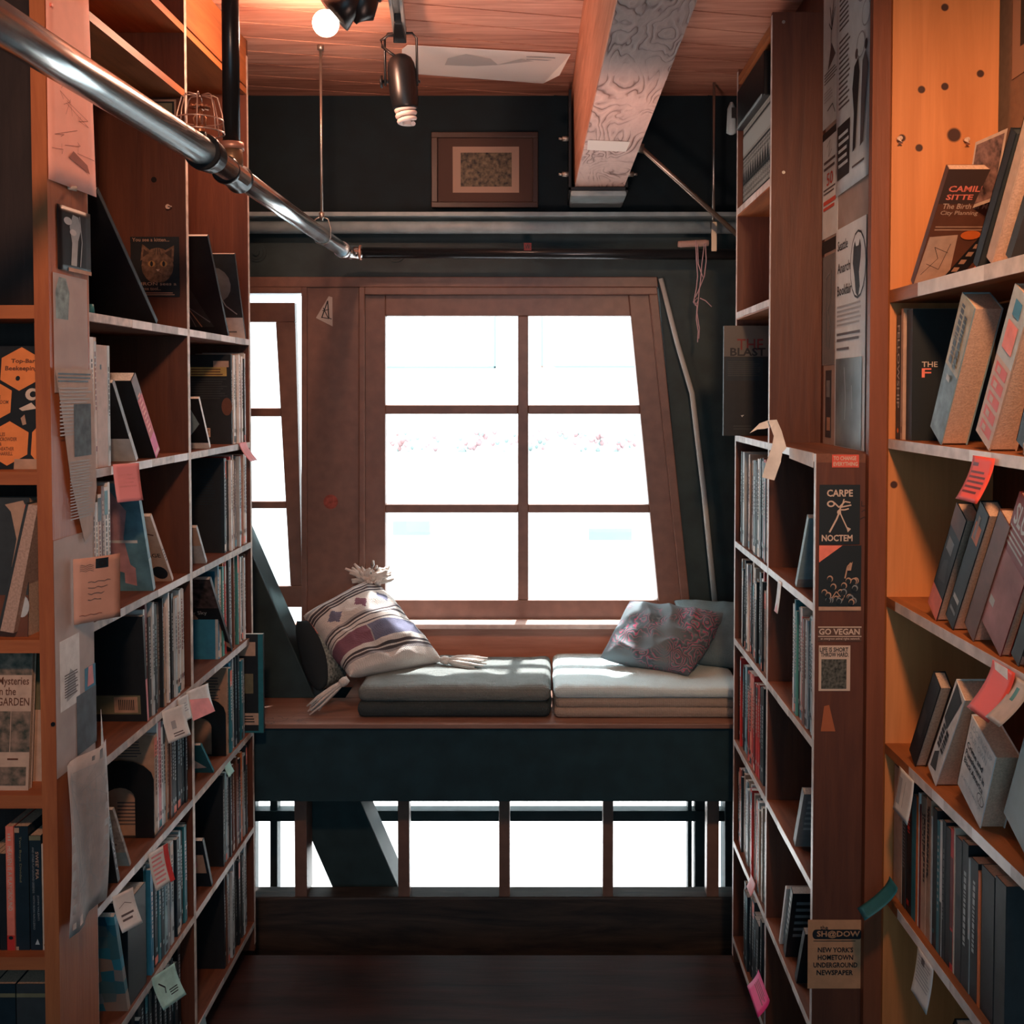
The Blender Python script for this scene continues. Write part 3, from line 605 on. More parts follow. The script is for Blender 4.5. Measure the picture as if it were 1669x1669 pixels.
m = M(); m.tube([top + L_ * t_ for t_ in (0, .02, .08, .18, .3, .45, .7, .95, 1.0)], [.008, .018, .031, .038, .041, .041, .041, .037, .033], S_BLK, 28); m.build('lamp_housing', lp)
m = M(); k = top + L_ * .5; m.tube([k + Vector((-.04, 0, 0)), k + Vector((-.062, 0, 0))], .0045, S_BLK, 10); m.tube([k + Vector((-.058, 0, .0)), k + Vector((-.064, 0, 0))], .018, S_BLK, 4); m.tube([k + Vector((.038, 0, 0)), k + Vector((.05, 0, 0))], .0045, S_BLK, 10); m.build('tilt_knob', lp)
m = M(); ax = L_.normalized(); u_ = ax.cross(Vector((0, 1, 0))).normalized(); v_ = ax.cross(u_)
CFL = mat('spiral_bulb_glass', (.78, .70, .66), .25)
pts = []
for i in range(64):
    a = i / 63 * math.pi * 2 * 3; pts.append(bot - ax * .004 + ax * (i / 63 * .046) + (u_ * math.cos(a) + v_ * math.sin(a)) * (.026 - .008 * (i / 63) ** 3))
m.tube(pts, .0068, CFL, 8); m.tube([bot - ax * .01, bot + ax * .045], [.014, .012], CFL, 12); m.build('spiral_bulb', lp)
# lit lamp
yl = 2.72
lp = thing('track_lamp', tuple(PY(560, -20, yl)), 'lit track lamp glowing warm white with a black cone shade, left of the other', 'lamp')
bc = PY(531, 38, yl); ax2 = (PY(531, 38, yl) - PY(578, -6, yl)).normalized()
m = M(); c0 = PY(590, -30, yl); c1 = PY(556, 14, yl)
b0 = bc - ax2 * .10
m.tube([b0 - ax2 * .03, b0, bc - ax2 * .03, bc - ax2 * .029, b0 + ax2 * .003], [.018, .030, .050, .048, .026], S_BLK, 28, cap=False); m.tube([b0 - ax2 * .05, b0 - ax2 * .028], .02, S_BLK, 16)
m.build('lamp_shade', lp)
m = M(); b2 = PY(602, 10, yl + .02); m.tube([PY(596, -40, yl + .02), PY(592, -5, yl + .02), PY(588, 22, yl + .02), PY(576, 34, yl + .02)], [.042, .042, .036, .012], S_BLK, 20); m.tube([PY(618, -40, yl + .02), PY(618, 3, yl + .02)], .006, S_BLK, 8)
m.build('lamp_housing', lp)
BUL = mat('lit_bulb', (1, .80, .66), .3, emit=9)
m = M(); n_ = 14
for r0, off_ in ((.034, 0),): m.tube([bc + ax2 * (r0 * -math.cos(math.pi * i / n_)) for i in range(n_ + 1)], [max(.0005, r0 * math.sin(math.pi * i / n_)) for i in range(n_ + 1)], BUL, 20)
m.tube([bc - ax2 * .07, bc - ax2 * .02], [.012, .02], BUL, 12); m.build('bulb', lp)
light('bulb_light', 'POINT', bc + ax2 * .045 + Vector((0, 0, -.01)), 16.0, (1, .52, .34), shadow_soft_size=.03)
# ---- timbers below the bench, diagonal brace
m = M(); zt = pz(1463, 3.38); m.box(-1.2, .93, 3.38, 3.46, pz(1572, 3.38), zt, W_TIMB); struct(m, 'trim_3', .006)
zbn = pz(1179, 3.2)                               # bench top height
BX0, BX1 = -1.2, .93
for a, b, lb in ((474, 494, 'leftmost short post under the bench, beside the left bookcase'), (645, 664, 'short post under the bench touching the diagonal brace'), (812, 830, 'middle short post under the bench'), (984, 1001, 'short post under the bench right of the middle one'), (1156, 1176, 'rightmost short post under the bench, beside the right bookcase')):
    g = M(); g.box(px(a, 3.385), px(b, 3.385), 3.385, 3.43 if a > 480 else 3.47, zt, zbn - .02, W_WIN); tag(g.build('bench_post', bevel=.002), 'brown painted ' + lb, 'post', 'posts under the window bench')
g = M(); yb = 3.475
fr_ = lambda y: 415 + (y - 913) * 240 / 547
sl = 240 / 547
P3 = [PY(fr_(750) - 108, 750, yb), PY(fr_(750), 750, yb), PY(fr_(1458), 1458, yb), PY(fr_(1458) - 108, 1458, yb)]
_t = (P3[1] - P3[2]); _k = (P3[2].z + .335) / _t.z
P3[2] = P3[2] - _t * _k; P3[3] = P3[3] - _t * _k
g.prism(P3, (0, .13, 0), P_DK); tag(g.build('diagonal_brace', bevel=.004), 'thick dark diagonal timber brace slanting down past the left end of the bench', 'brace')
# ---- bench
be = thing('window_bench', (0, 3.2, zbn - .3), 'long wooden window bench with a dark front board', 'bench')
m = M(); m.box(BX0, BX1, 3.195, 3.47, zbn - .016, zbn, W_BENCH); xb = px(560, 3.48); m.box(xb, BX1, 3.47, WY, zbn - .016, zbn, W_BENCH)
so = m.build('bench_board', be, bevel=.003)
g = M(); rr = random.Random(3)
cvb = Canvas(g, (px(428, 3.3), 3.21, zbn), (1, 0, 0), (0, 1, 0), .22, .10)
for i in range(9):
    x_, y_ = rr.random() * .7, rr.random() * .8; pts = [(x_, y_)]
    for j in range(5): pts.append((pts[-1][0] + rr.uniform(-.08, .1), pts[-1][1] + rr.uniform(-.14, .14)))
    cvb.draw([('s', pts, .0016, INK)])
g.build('pen_scribbles', so)
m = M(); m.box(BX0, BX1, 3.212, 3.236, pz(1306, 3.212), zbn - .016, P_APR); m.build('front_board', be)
# sticker on the post between the windows
c = PY(528, 532, WY - .006); g = M()
cv = Canvas(g, PY(515, 532, WY - .006), (1, 0, 0), (0, 0, 1), px(542, WY) - px(515, WY), pz(483, WY) - pz(532, WY))
STK = mat('sticker_cream', (.48, .42, .38), .6); g.prism([cv.at(*p_, 0) for p_ in ((.0, .28), (1, 0), (1, .97), (.78, 1))], (0, -.0008, 0), STK); cv.k = 4
cv.draw([('s', [(.35, .28), (.72, .85), (.78, .25)], .004, BLK), ('s', [(.45, .62), (.72, .3), (.95, .24)], .003, BLK), ('s', [(.35, .3), (.78, .26)], .003, BLK), ('s', [(.4, .52), (.8, .56)], .003, BLK)])
tag(g.build('triangle_sticker'), 'small cream triangular sticker with a black A on the post between windows', 'sticker')
g = M(); c = PY(539, 818, WY - .0055); g.tube([c + Vector((0, .0015, 0)), c + Vector((0, 0, 0))], .026, mat('red_smudge', (.32, .07, .05), .6, build=speckle(60, .4, 0)), 18); tag(g.build('round_sticker'), 'faded round reddish sticker low on the post between windows', 'sticker')
# ---- outside
EXT = mat('outside_render', (.74, .76, .76), .9, build=speckle(2.5, .06, 0)); EXG = mat('outside_glass', (.24, .29, .295), .4); EXT2 = mat('outside_teal_trim', (.18, .26, .265), .6); PAVE = mat('pavement', (.5, .5, .5), .9)
m = M(); m.box(-14, 14, 3.95, 11.3, -.7, -.6, PAVE); struct(m, 'ground')
fy = 11.0
bd = thing('street_building', (0, fy, -.6), 'pale building across the street seen through the window', 'building')
m = M(); m.box(-12, 12, fy, fy + .3, -.6, 7.5, EXT); m.build('wall', bd)
for a, b, c_, d in ((596, 808, 455, 600), (882, 1090, 455, 599)):
    m = M(); t_ = 3
    for q_ in ([(a, c_), (a + t_, c_), (a + t_, d), (a, d)], [(b - t_, c_), (b, c_), (b, d), (b - t_, d)], [(a, d - t_), (b, d - t_), (b, d), (a, d)]): pxpoly(m, q_, fy - .06, .05, EXT2)
    f_ = m.build('window_surround', bd)
for a, b, c_, d in ((655, 692, 480, 538), (726, 758, 480, 540), (768, 796, 480, 541), (966, 994, 490, 528), (640, 700, 850, 872), (960, 1045, 862, 880)):
    m = M(); pxpoly(m, [(a, c_), (b, c_), (b, d), (a, d)], fy - .05, .045, EXG); m.build('window', bd)
pl = thing('flower_planter', tuple(PY(840, 752, 9.5)), 'long planter of pink flowers outside across the street', 'planter')
m = M(); pxpoly(m, [(600, 738), (1060, 738), (1060, 756), (600, 756)], 9.5, .3, mat('planter_stone', (.42, .43, .43), .9)); xa_, xb_ = PY(610, 756, 9.6).x, PY(1050, 756, 9.6).x; zz_ = PY(610, 756, 9.55).z; m.box(xa_, xa_ + .1, 9.55, 9.75, -.6, zz_, PAVE); m.box(xb_ - .1, xb_, 9.55, 9.75, -.6, zz_, PAVE); m.build('trough', pl)
rr = random.Random(8)
for nm, mt, n_ in (('blossom', mat('pale_pink_blossom', (.40, .225, .225), .8), 60), ('foliage', mat('pale_foliage', (.24, .30, .28), .8), 45)):
    m = M()
    for i in range(n_):
        c = PY(rr.uniform(610, 1050), rr.uniform(705, 740) if nm == 'foliage' else rr.uniform(700, 732), 9.6 + rr.random() * .1); s_ = rr.uniform(.012, .035)
        m.tube([c - Vector((0, 0, s_)), c, c + Vector((0, 0, s_))], [s_ * .4, s_, s_ * .3], mt, 6)
    o = m.build(nm, pl); o['kind'] = 'stuff'
# ================================================================ BOOKCASES
def zs_(vals): return [H + v for v in vals]
LX, RX = -.895, .562
LZ = zs_([.152, -.157, -.460, -.747, -1.035, -1.335, -1.63])
RZ = zs_([-.133, -.448, -.738, -1.042, -1.347, -1.64])
BT = .018
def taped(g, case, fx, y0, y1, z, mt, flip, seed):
    """pale worn label tape along a shelf's front edge, as pieces; grazing window light is painted into its tone"""
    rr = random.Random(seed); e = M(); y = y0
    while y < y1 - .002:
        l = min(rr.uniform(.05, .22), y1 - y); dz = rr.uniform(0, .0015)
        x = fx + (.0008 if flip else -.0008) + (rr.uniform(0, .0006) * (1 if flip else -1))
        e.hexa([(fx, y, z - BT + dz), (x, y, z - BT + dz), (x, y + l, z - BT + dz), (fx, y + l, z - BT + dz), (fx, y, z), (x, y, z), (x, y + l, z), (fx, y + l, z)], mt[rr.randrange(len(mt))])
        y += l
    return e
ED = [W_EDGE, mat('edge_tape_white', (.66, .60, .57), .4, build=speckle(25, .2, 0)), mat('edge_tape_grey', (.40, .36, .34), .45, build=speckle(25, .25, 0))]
EDR = [W_EDGE_R, mat('edge_tape_bright', (.78, .74, .72), .35, build=speckle(25, .12, 0)), W_EDGE_R]  # right edges brighter still, window light painted into the tape
# ---- left case, side on, two bays
lc = thing('bookcase', (LX - .1, 2.6, 0), 'tall brown bookcase along the left side of the aisle, two bays deep toward the window', 'bookcase')
LB = LX - .215
for i, (a, b) in enumerate(((2.035, 2.047), (2.607, 2.623), (3.146, 3.160))):
    g = M(); g.box(LB, LX, a, b, 0, CZ - .002 if i else H + .95, W_END)
    up = g.build('upright', lc)
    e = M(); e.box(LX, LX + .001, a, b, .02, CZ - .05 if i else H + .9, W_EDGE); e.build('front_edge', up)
g = M(); g.box(LB - .012, LB, 2.035, 3.16, 0, CZ - .002, W_END); g.build('back_panel', lc)
for bi, (a, b) in enumerate(((2.047, 2.607), (2.623, 3.146))):
    for k, z in enumerate([H + .90] + ([H + .742] if bi == 0 else []) + LZ):
        g = M(); g.box(LB, LX, a, b, z - BT, z, W_BRH if z < H + .5 else W_ORH); sh_ = g.build('shelf', lc)
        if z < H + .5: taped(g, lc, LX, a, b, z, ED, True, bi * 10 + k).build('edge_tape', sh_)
g = M(); g.box(LX - .02, LX, 2.623, 3.146, H + .905, CZ - .004, W_ORH); g.build('top_board', lc)
# ---- right case, side on: lower part two bays, upper part only over the far bay
rc = thing('bookcase', (RX + .07, 2.6, 0), 'tall reddish brown bookcase along the right side of the aisle with a sticker covered end', 'bookcase')
RB = .690; yn, yd, yf = 2.165, 2.620, 3.095
g = M(); g.box(RX, .715, yn, yn + .014, 0, RZ[0] - BT - .0002, W_END); up = g.build('end_panel', rc)
e = M(); e.box(RX - .001, RX, yn, yn + .014, .02, RZ[0], W_EDGE_R); e.build('front_edge', up)
g = M(); g.box(RX, RB, yd, yd + .014, 0, H + .937, W_END); up = g.build('end_panel', rc)
e = M(); e.box(RX - .001, RX, yd, yd + .014, .02, H + .93, W_EDGE_R); e.build('front_edge', up)
for pyh in (36, 281):
    e = M(); c = PY(1277, pyh, yd); e.tube([c, c - Vector((0, .002, 0))], .0042, S_ROD, 10); e.build('screw', up)
g = M(); g.box(RX, RB, yf - .014, yf, 0, H + .937, W_END); up = g.build('end_panel', rc)
e = M(); e.box(RX - .001, RX, yf - .014, yf, .02, H + .93, W_EDGE_R); e.build('front_edge', up)
BKP = mat('faded_poster_board', (.42, .36, .33), .7, build=speckle(18, .1, 0))
g = M(); g.box(RB, RB + .012, yn, yf, 0, CZ - .002, W_END); g.build('back_panel', rc)
for bi, (a, b) in enumerate(((yn + .014, yd), (yd + .014, yf - .014))):
    for k, z in enumerate(RZ + ([H + .53, H + .228, H + .915] if bi else [])):
        top = k == 0 and bi == 0
        g = M(); g.box(RX, .715 if top else RB, yn if top else a, b, z - (.022 if z > H else BT), z if not top else z + .0005, W_BRH if z < H else W_ORH); s2 = g.build('shelf', rc)
        if k != 8: taped(g, rc, RX, a, b, z, EDR, False, bi * 20 + k).build('edge_tape', s2)
# ---- frontal case at the far left
FY = 1.872
fx1 = -.889
fc = thing('bookcase', (fx1 - .3, FY + .1, 0), 'orange pine bookcase facing the camera at the left edge, papers pinned down its side', 'bookcase')
FZ = [PY(30, y_, FY).z for y_ in (497, 769, 1044, 1298, 1562)]
W_FR = mat('orange_brown_post', (.5, .17, .06), .5, build=wood((.42, .135, .05), (.27, .075, .03), 2, 6, contrast=(.25, .65)))
W_FRH = mat('orange_brown_rail', (.5, .17, .06), .5, build=wood((.42, .135, .05), (.27, .075, .03), 0, 6, contrast=(.25, .65)))
g = M(); g.box(fx1 - .027, fx1, FY, FY + .02, 0, CZ - .002, W_FR); g.build('front_post', fc)
g = M(); g.box(fx1 - .018, fx1, FY + .02, 2.034, 0, CZ - .002, W_FR); g.build('side_panel', fc)
g = M(); g.box(-1.75, fx1 - .018, 2.02, 2.034, 0, CZ - .002, mat('dark_back_board', (.03, .02, .018), .7, build=wood((.036, .024, .022), (.016, .012, .012), 2, 6))); g.build('back_panel', fc)
g = M(); g.box(-1.77, -1.75, FY, 2.034, 0, CZ - .002, W_FR); g.build('side_panel', fc)
for z in FZ + [H + .95]:
    g = M(); g.box(-1.75, fx1 - .027, FY + .004, 2.02, z - .024, z, W_FRH); g.build('shelf', fc)
e = M(); c = PXp(83, 1160, fx1); c = PY(87, 1180, FY); e.tube([c, c - Vector((0, .002, 0))], .004, S_BLK, 10); e.build('screw', fc)
# ---- near right case
NX, NB = .70, .915
nc = thing('bookcase', (NX + .1, 2.0, 0), 'knotty orange pine bookcase at the right edge of the picture', 'bookcase')
def knots(nt, b):
    wood((.66, .25, .085), (.46, .155, .045), 2, 4, .06, .8, contrast=(.25, .65))(nt, b)
    src = b.inputs['Base Color'].links[0].from_socket; tc = N(nt, 'TexCoord'); pos = [(a_, PY(a_, b_, 2.13)) for a_, b_ in ((1540, 12), (1502, 146), (1540, 141), (1498, 241), (1555, 220), (1598, 120), (1457, 790), (1470, 225))]
    last = src
    for i, (a_, p) in enumerate(pos):
        vm = N(nt, 'VectorMath', operation='DISTANCE'); vm.inputs[1].default_value = tuple(p - KO); nt.links.new(tc.outputs['Object'], vm.inputs[0])
        rd = .014 if a_ == 1555 else .0075
        rp = N(nt, 'MapRange'); rp.inputs['From Min'].default_value = rd * .85; rp.inputs['From Max'].default_value = rd * 1.15; nt.links.new(vm.outputs['Value'], rp.inputs['Value'])
        mx = N(nt, 'Mix', data_type='RGBA'); mx.inputs['A'].default_value = (.06, .022, .014, 1); nt.links.new(rp.outputs[0], mx.inputs['Factor']); nt.links.new(last, mx.inputs['B']); last = mx.outputs['Result']
    nt.links.new(last, b.inputs['Base Color'])
KO = Vector((NX + .1, 2.0, 0))
W_KNOT = mat('knotty_orange_pine', (.6, .2, .05), .5, build=knots)
g = M(); g.box(NX, NB, 2.13, 2.146, 0, CZ - .002, W_KNOT); g.build('side_panel', nc)
g = M(); g.box(NX - .036, NX, 2.142, 2.162, 0, CZ - .002, mat('dark_post', (.2, .06, .03), .5, build=wood((.22, .066, .03), (.15, .045, .02), 2, 6))); g.build('front_post', nc)
ya = 1.30
def nx_(y): return NX + (2.13 - y) * .0265
NZ = [PXp(1444, 475, NX).z, PXp(1439, 714, NX).z, PXp(1431, 964, NX).z, PXp(1428, 1196, NX).z, PXp(1424, 1426, NX).z]
g = M(); g.box(NB, NB + .012, ya - .1, 2.146, 0, NZ[0] - .03, W_END); g.build('back_panel', nc)
for k, z in enumerate(NZ + [NZ[4] - .31]):
    t_ = .026 if k == 0 else .020
    g = M(); g.hexa([(nx_(ya), ya, z - t_), (NB, ya, z - t_), (NB, 2.13, z - t_), (NX, 2.13, z - t_), (nx_(ya), ya, z), (NB, ya, z), (NB, 2.13, z), (NX, 2.13, z)], W_ORH); s2 = g.build('shelf', nc)
    rr = random.Random(40 + k); e = M(); y = ya
    while y < 2.128:
        l = min(rr.uniform(.05, .16), 2.129 - y); x0, x1 = nx_(y) - .0008, nx_(y + l) - .0008; mt_ = EDR[rr.randrange(3)] if y + l < 2.10 or k == 1 else W_ORH
        e.hexa([(x0, y, z - t_ + .0005), (x0 + .0008, y, z - t_ + .0005), (x1 + .0008, y + l, z - t_ + .0005), (x1, y + l, z - t_ + .0005), (x0, y, z), (x0 + .0008, y, z), (x1 + .0008, y + l, z), (x1, y + l, z)], mt_); y += l
    e.build('edge_tape', s2)
for a_, b_ in ((1464, 226), (1573, 228)):
    c = PY(a_, b_, 2.13); g = M(); g.tube([c + Vector((0, -.0, 0)), c + Vector((0, -.012, -.002)), c + Vector((0, -.014, -.012))], [.004, .0055, .005], mat('cream_peg', (.72, .50, .38), .5), 10)
    tag(g.build('shelf_peg'), 'small cream shelf peg stuck in the orange pine panel, %s' % ('on the left' if a_ < 1500 else 'beside the big dark knot'), 'peg', 'pegs in the pine panel')

# ================================================================ LEFT SIDE CONTENTS
K = PAL
# row 0 near bay
book('large flat dark book leaning on the top shelf of the left bookcase', None, LX - .008, 2.10, LZ[0] + .002, .012, .20, .40, 'L', K['black'], lean=52, spine=[('r', .25, .03, .5, .97, K['charcoal'])]).matrix_world = \
    Matrix.Translation((LX - .008, 2.425, LZ[0] + .001)) @ Matrix.Rotation(R(180), 4, 'Z') @ Matrix.Rotation(R(-52), 4, 'X') @ Matrix.Translation((0, -.012, 0))
yD = 2.607
def flyer_at(px0, py0, px1, py1, y, label, mt, art, name='flyer', cat='flyer', group=None):
    a = PY(px0, py1, y - .0012); b = PY(px1, py0, y - .0012)
    return sheet(name, label, cat, a, (1, 0, 0), (0, 0, 1), b.x - a.x, b.z - a.z, mt, art, group=group)
FUR = mat('fur_brown', (.16, .09, .055), .7, build=speckle(90, .5, 0)); FURD = mat('fur_shadow', (.06, .035, .025), .7)
EYE = mat('cat_eye', (.42, .22, .08), .4)
kit = [('r', 0, 0, 1, 1, K['black']), ('e', .55, .52, .33, .30, FUR), ('p', [(.2, .6), (.24, .88), (.46, .74)], FUR), ('p', [(.64, .74), (.9, .86), (.88, .58)], FUR), ('p', [(.25, .66), (.27, .8), (.38, .73)], FURD), ('p', [(.7, .73), (.85, .8), (.84, .64)], FURD),
       ('e', .43, .55, .075, .05, EYE), ('e', .68, .55, .075, .05, EYE), ('e', .43, .55, .03, .045, BLK), ('e', .68, .55, .03, .045, BLK), ('p', [(.52, .46), (.6, .46), (.56, .42)], K['beige']), ('s', [(.56, .42), (.50, .38)], .001, FURD), ('s', [(.56, .42), (.63, .38)], .001, FURD),
       ('s', [(.5, .7), (.52, .8)], .002, FURD), ('s', [(.56, .7), (.56, .82)], .002, FURD), ('s', [(.62, .7), (.60, .8)], .002, FURD),
       ('r', 0, .9, 1, 1, K['black']), ('r', 0, 0, 1, .24, K['black']), ('t', 'You see a kitten...', .04, .92, .80, .98, K['tan']), ('t', 'IRON sees a', .22, .19, .94, .245, K['tan']), ('t', 'free tool...', .22, .11, .62, .165, K['tan']), ('l', .3, .02, .95, .08, 2, K['tan'])]
flyer_at(214, 386, 292, 484, yD, 'dark flyer with a kitten face on the divider of the left bookcase', K['black'], kit)
flyer_at(235, 162, 287, 206, yD, 'small framed mountain sketch stuck high on the divider of the left bookcase', K['tan'], [('r', .06, .08, .94, .92, K['black']), ('r', .12, .14, .88, .86, K['olive']), ('s', [(.2, .75), (.35, .62), (.5, .5), (.65, .42), (.8, .46)], .002, BLK), ('s', [(.6, .52), (.7, .62)], .002, BLK)])
e = M(); c = PY(251, 293, yD); e.tube([c, c - Vector((0, .0012, 0))], .007, mat('dark_hole', (.012, .008, .008), .9), 14); tag(e.build('knot_hole'), 'dark round hole in the divider above the kitten flyer', 'hole')
e = M(); c = PY(276, 338, yD); e.tube([c, c - Vector((.0, .012, 0))], [.005, .006], mat('cream_peg', (.7, .5, .4), .5), 10); e.tube([c - Vector((0, .01, 0)), c - Vector((-.01, .014, 0))], .002, S_ROD, 6); tag(e.build('shelf_peg'), 'small pale peg in the divider above the kitten flyer', 'peg')
e = M(); c = PY(153, 503, 2.10); e.tube([Vector((LX - .02, 2.10, LZ[0])), Vector((LX - .02, 2.10, LZ[0] + .02))], [.009, .007], K['teal'], 10); tag(e.build('small_jar'), 'tiny dark object at the near end of the top left shelf', 'trinket')
# row 0 far bay
def lean_at(label, group, side, X, base_px, top_px, py_b, z, t, w_, cov, near=(), spine=(), pages=None, hard=False, hh=None, dy=0, yaw=0):
    """place a leaning book by where its foot and head meet the aisle plane; top leans toward the camera"""
    yb = PXp(base_px, py_b, X).y
    tp = PXp(top_px[0], top_px[1], X); L = Vector((0, tp.y - yb, tp.z - z)); a = math.degrees(math.atan2(-(L.y), L.z)); h = hh or L.length
    o = book(label, group, X, yb, z, t, w_, h, side, cov, pages, lean=a, near=near, spine=spine, hard=hard, yaw=yaw); return o
def tree_art(): return [('r', 0, 0, 1, 1, K['black']), ('t', 'THE PATH', .1, .9, .7, .94, K['silver']), ('p', [(.1, .1), (.3, .75), (.5, .55), (.8, .1)], K['charcoal']), ('s', [(.2, .7), (.35, .4), (.6, .1)], .003, K['tan']), ('s', [(.1, .5), (.4, .3), (.5, .1)], .002, K['grey']), ('s', [(.5, .65), (.45, .3), (.75, .15)], .003, K['grey']), ('r', .1, .1, .4, .16, K['beige']), ('t', 'ING', .05, .22, .4, .27, K['silver'])]
GL = 'leaning books on the top shelf of the left bookcase'
lean_at('black book with a bare tree cover leaning on the top far shelf, left bookcase', GL, 'L', LX - .006, 372, (338, 385), 540, LZ[0], .012, .17, K['black'], near=[a_ for a_ in tree_art() if a_[0] != 't'])
lean_at('dark photo book with a white foot panel leaning nearest the window, top left shelf', GL, 'L', LX - .006, 400, (382, 414), 545, LZ[0], .010, .15, K['charcoal'], near=[('r', 0, 0, 1, .26, K['white']), ('r', .0, .26, 1, 1, K['charcoal']), ('e', .55, .65, .3, .2, K['grey']), ('e', .45, .6, .15, .12, K['black']), ('s', [(.1, .9), (.4, .8), (.7, .4), (.9, .3)], .003, K['silver']), ('r', .55, .08, .85, .10, K['grey'])])
# row 1 near bay
y = 2.052
w1 = 'second shelf, left case near bay'
for i, (cn, t, h) in enumerate([('white', .010, .250), ('white', .016, .262), ('cream', .012, .262), ('tan', .050, .248), ('silver', .012, .248)]):
    book('%s upright book, %s from the near end, %s' % (cn, ORD[i], w1), 'books on the ' + w1, LX - .006, y, LZ[1], t, .16, h, 'L', K[cn], spine=spine_art(cn, random.Random(i + 60)) if cn != 'tan' else [('r', .3, .8, .45, .84, BLK)], pages=PG); y += t + .001
lean_at('grey book with a misty cover leaning, %s' % w1, None, 'L', LX - .006, 222, (188, 640), 738, LZ[1], .012, .14, K['grey'], near=[('r', 0, 0, 1, .3, K['silver']), ('r', 0, .3, 1, 1, K['black'])], spine=[('r', 0, 0, 1, .35, K['silver'])], hh=.21)
lean_at('pink and red spined book leaning, %s' % w1, None, 'L', LX - .004, 254, (206, 598), 730, LZ[1], .030, .14, K['black'], spine=[('r', 0, .0, 1, .25, K['hot pink']), ('r', 0, .25, 1, .75, K['red']), ('r', 0, .75, 1, 1, K['brown']), ('l', .25, .3, .75, .8, 9, K['coral']), ('r', .1, .02, .9, .06, K['pink'])], hh=.225)
# row 1 far bay
w2 = 'second shelf, left case far bay'
lean_at('white and blue splashed book leaning, %s' % w2, None, 'L', LX - .006, 342, (318, 625), 714, LZ[1], .010, .13, K['white'], near=[('r', 0, .12, 1, 1, K['black']), ('p', [(.5, .1), (.9, .5), (.75, .9), (.6, .6)], K['pale blue']), ('p', [(.2, .1), (.6, .3), (.5, .6)], K['silver'])], hh=.16)
yq = PXp(386, 700, LX).y
bk = [('r', 0, 0, 1, 1, K['black']), ('r', 0, .76, .9, .86, K['yellow']), ('r', .6, .86, .95, .93, K['beige']), ('l', .1, .5, .92, .74, 9, K['charcoal']), ('l', .1, .765, .85, .85, 3, K['brown']), ('r', .35, .08, .52, .18, K['beige']), ('l', .37, .09, .5, .17, 5, BLK), ('e', .9, .42, .12, .1, K['brown'])]
row(w2, 'L', LX - .004, yq, 3.14, LZ[1], (.245, .27), ['black', 'white', 'silver', 'white', 'cream', 'maroon', 'white'], 11, tr=(.006, .018), near=bk)
# row 2 near bay
w3 = 'third shelf, left case near bay'
y = 2.052
for i, (cn, t, h) in enumerate([('white', .012, .20), ('beige', .012, .265), ('white', .010, .235), ('cream', .016, .250), ('brown', .014, .265), ('white', .016, .262), ('white', .010, .27)]):
    book('%s upright book, %s from the near end, %s' % (cn, ORD[i], w3), 'books on the ' + w3, LX - .006, y, LZ[2], t, .16, h, 'L', K[cn], spine=spine_art(cn, random.Random(i + 90)), pages=PG); y += t + .001
FIG = mat('washed_pink_figure', (.45, .25, .27), .6, build=speckle(30, .2, 0)); BLW = mat('washed_blue_cover', (.10, .24, .31), .45, build=speckle(20, .35, 0))
lean_at('blue book with a pink floating figure leaning, %s' % w3, None, 'L', LX - .004, 250, (222, 788), 950, LZ[2], .014, .16, BLW, near=[('r', 0, 0, 1, 1, BLW), ('p', [(.3, .25), (.75, .15), (.7, .5), (.8, .75), (.6, .95), (.35, .8), (.45, .5)], FIG), ('p', [(.62, .08), (.78, .05), (.8, .22), (.65, .3)], FIG), ('l', .35, .44, .95, .50, 1, K['white'])], spine=[('r', 0, 0, 1, .3, K['pale blue'])])
lean_at('cream book with a small round blue emblem leaning, %s' % w3, None, 'L', LX - .004, 281, (238, 822), 925, LZ[2], .010, .15, K['beige'], near=[('r', 0, 0, 1, 1, K['beige']), ('t', 'LANGUAGE', .35, .38, .95, .44, BLK), ('e', .85, .14, .12, .1, K['navy']), ('s', [(.7, .85), (.8, .75), (.95, .72)], .004, K['brown'])], spine=[('l', .2, .3, .8, .5, 5, BLK)], hh=.22)
# row 2 far bay
w4 = 'third shelf, left case far bay'
lean_at('pale book with a dark foot leaning, %s' % w4, None, 'L', LX - .006, 336, (317, 850), 893, LZ[2], .010, .13, K['silver'], near=[('r', 0, .5, 1, 1, K['beige'])], hh=.13)
yq = PXp(373, 880, LX).y
row(w4, 'L', LX - .004, yq, 3.14, LZ[2], (.255, .275), ['black', 'silver', 'charcoal', 'white', 'red', 'beige', 'white', 'brown'], 12, tr=(.007, .017), near=[('r', 0, 0, 1, 1, K['black']), ('r', .93, 0, 1, 1, K['navy']), ('l', .3, .5, .8, .9, 14, K['navy'])])
# row 3 near bay
w5 = 'fourth shelf, left case near bay'
BAR = [('r', 0, 0, 1, 1, K['black']), ('r', .30, .07, .92, .25, K['olive']), ('r', .56, .085, .88, .235, K['tan'])] + [('r', .62 + i * .025, .11, .632 + i * .025, .21, BLK) for i in range(9)]
lean_at('black book showing a barcode on its back, %s' % w5, None, 'L', LX - .004, 240, (232, 1005), 1160, LZ[3], .010, .165, K['black'], near=BAR, spine=[('r', 0, 0, 1, .4, K['pink'])])
g = M(); c = Vector((LX - .012, 2.10, LZ[3]))
sheet('card', 'white folded card standing at the near end of the fourth left shelf', 'card', Vector((LX - .03, 2.16, LZ[3] + .0008)), (.35, -1, 0), (-.0, 0, 1), .08, .10, K['white'], [('r', .4, .15, .75, .18, K['blue'])], outline=[(0, 0), (1, 0), (1, .15), (.9, 1)])
yq = PXp(241, 1160, LX).y + .006
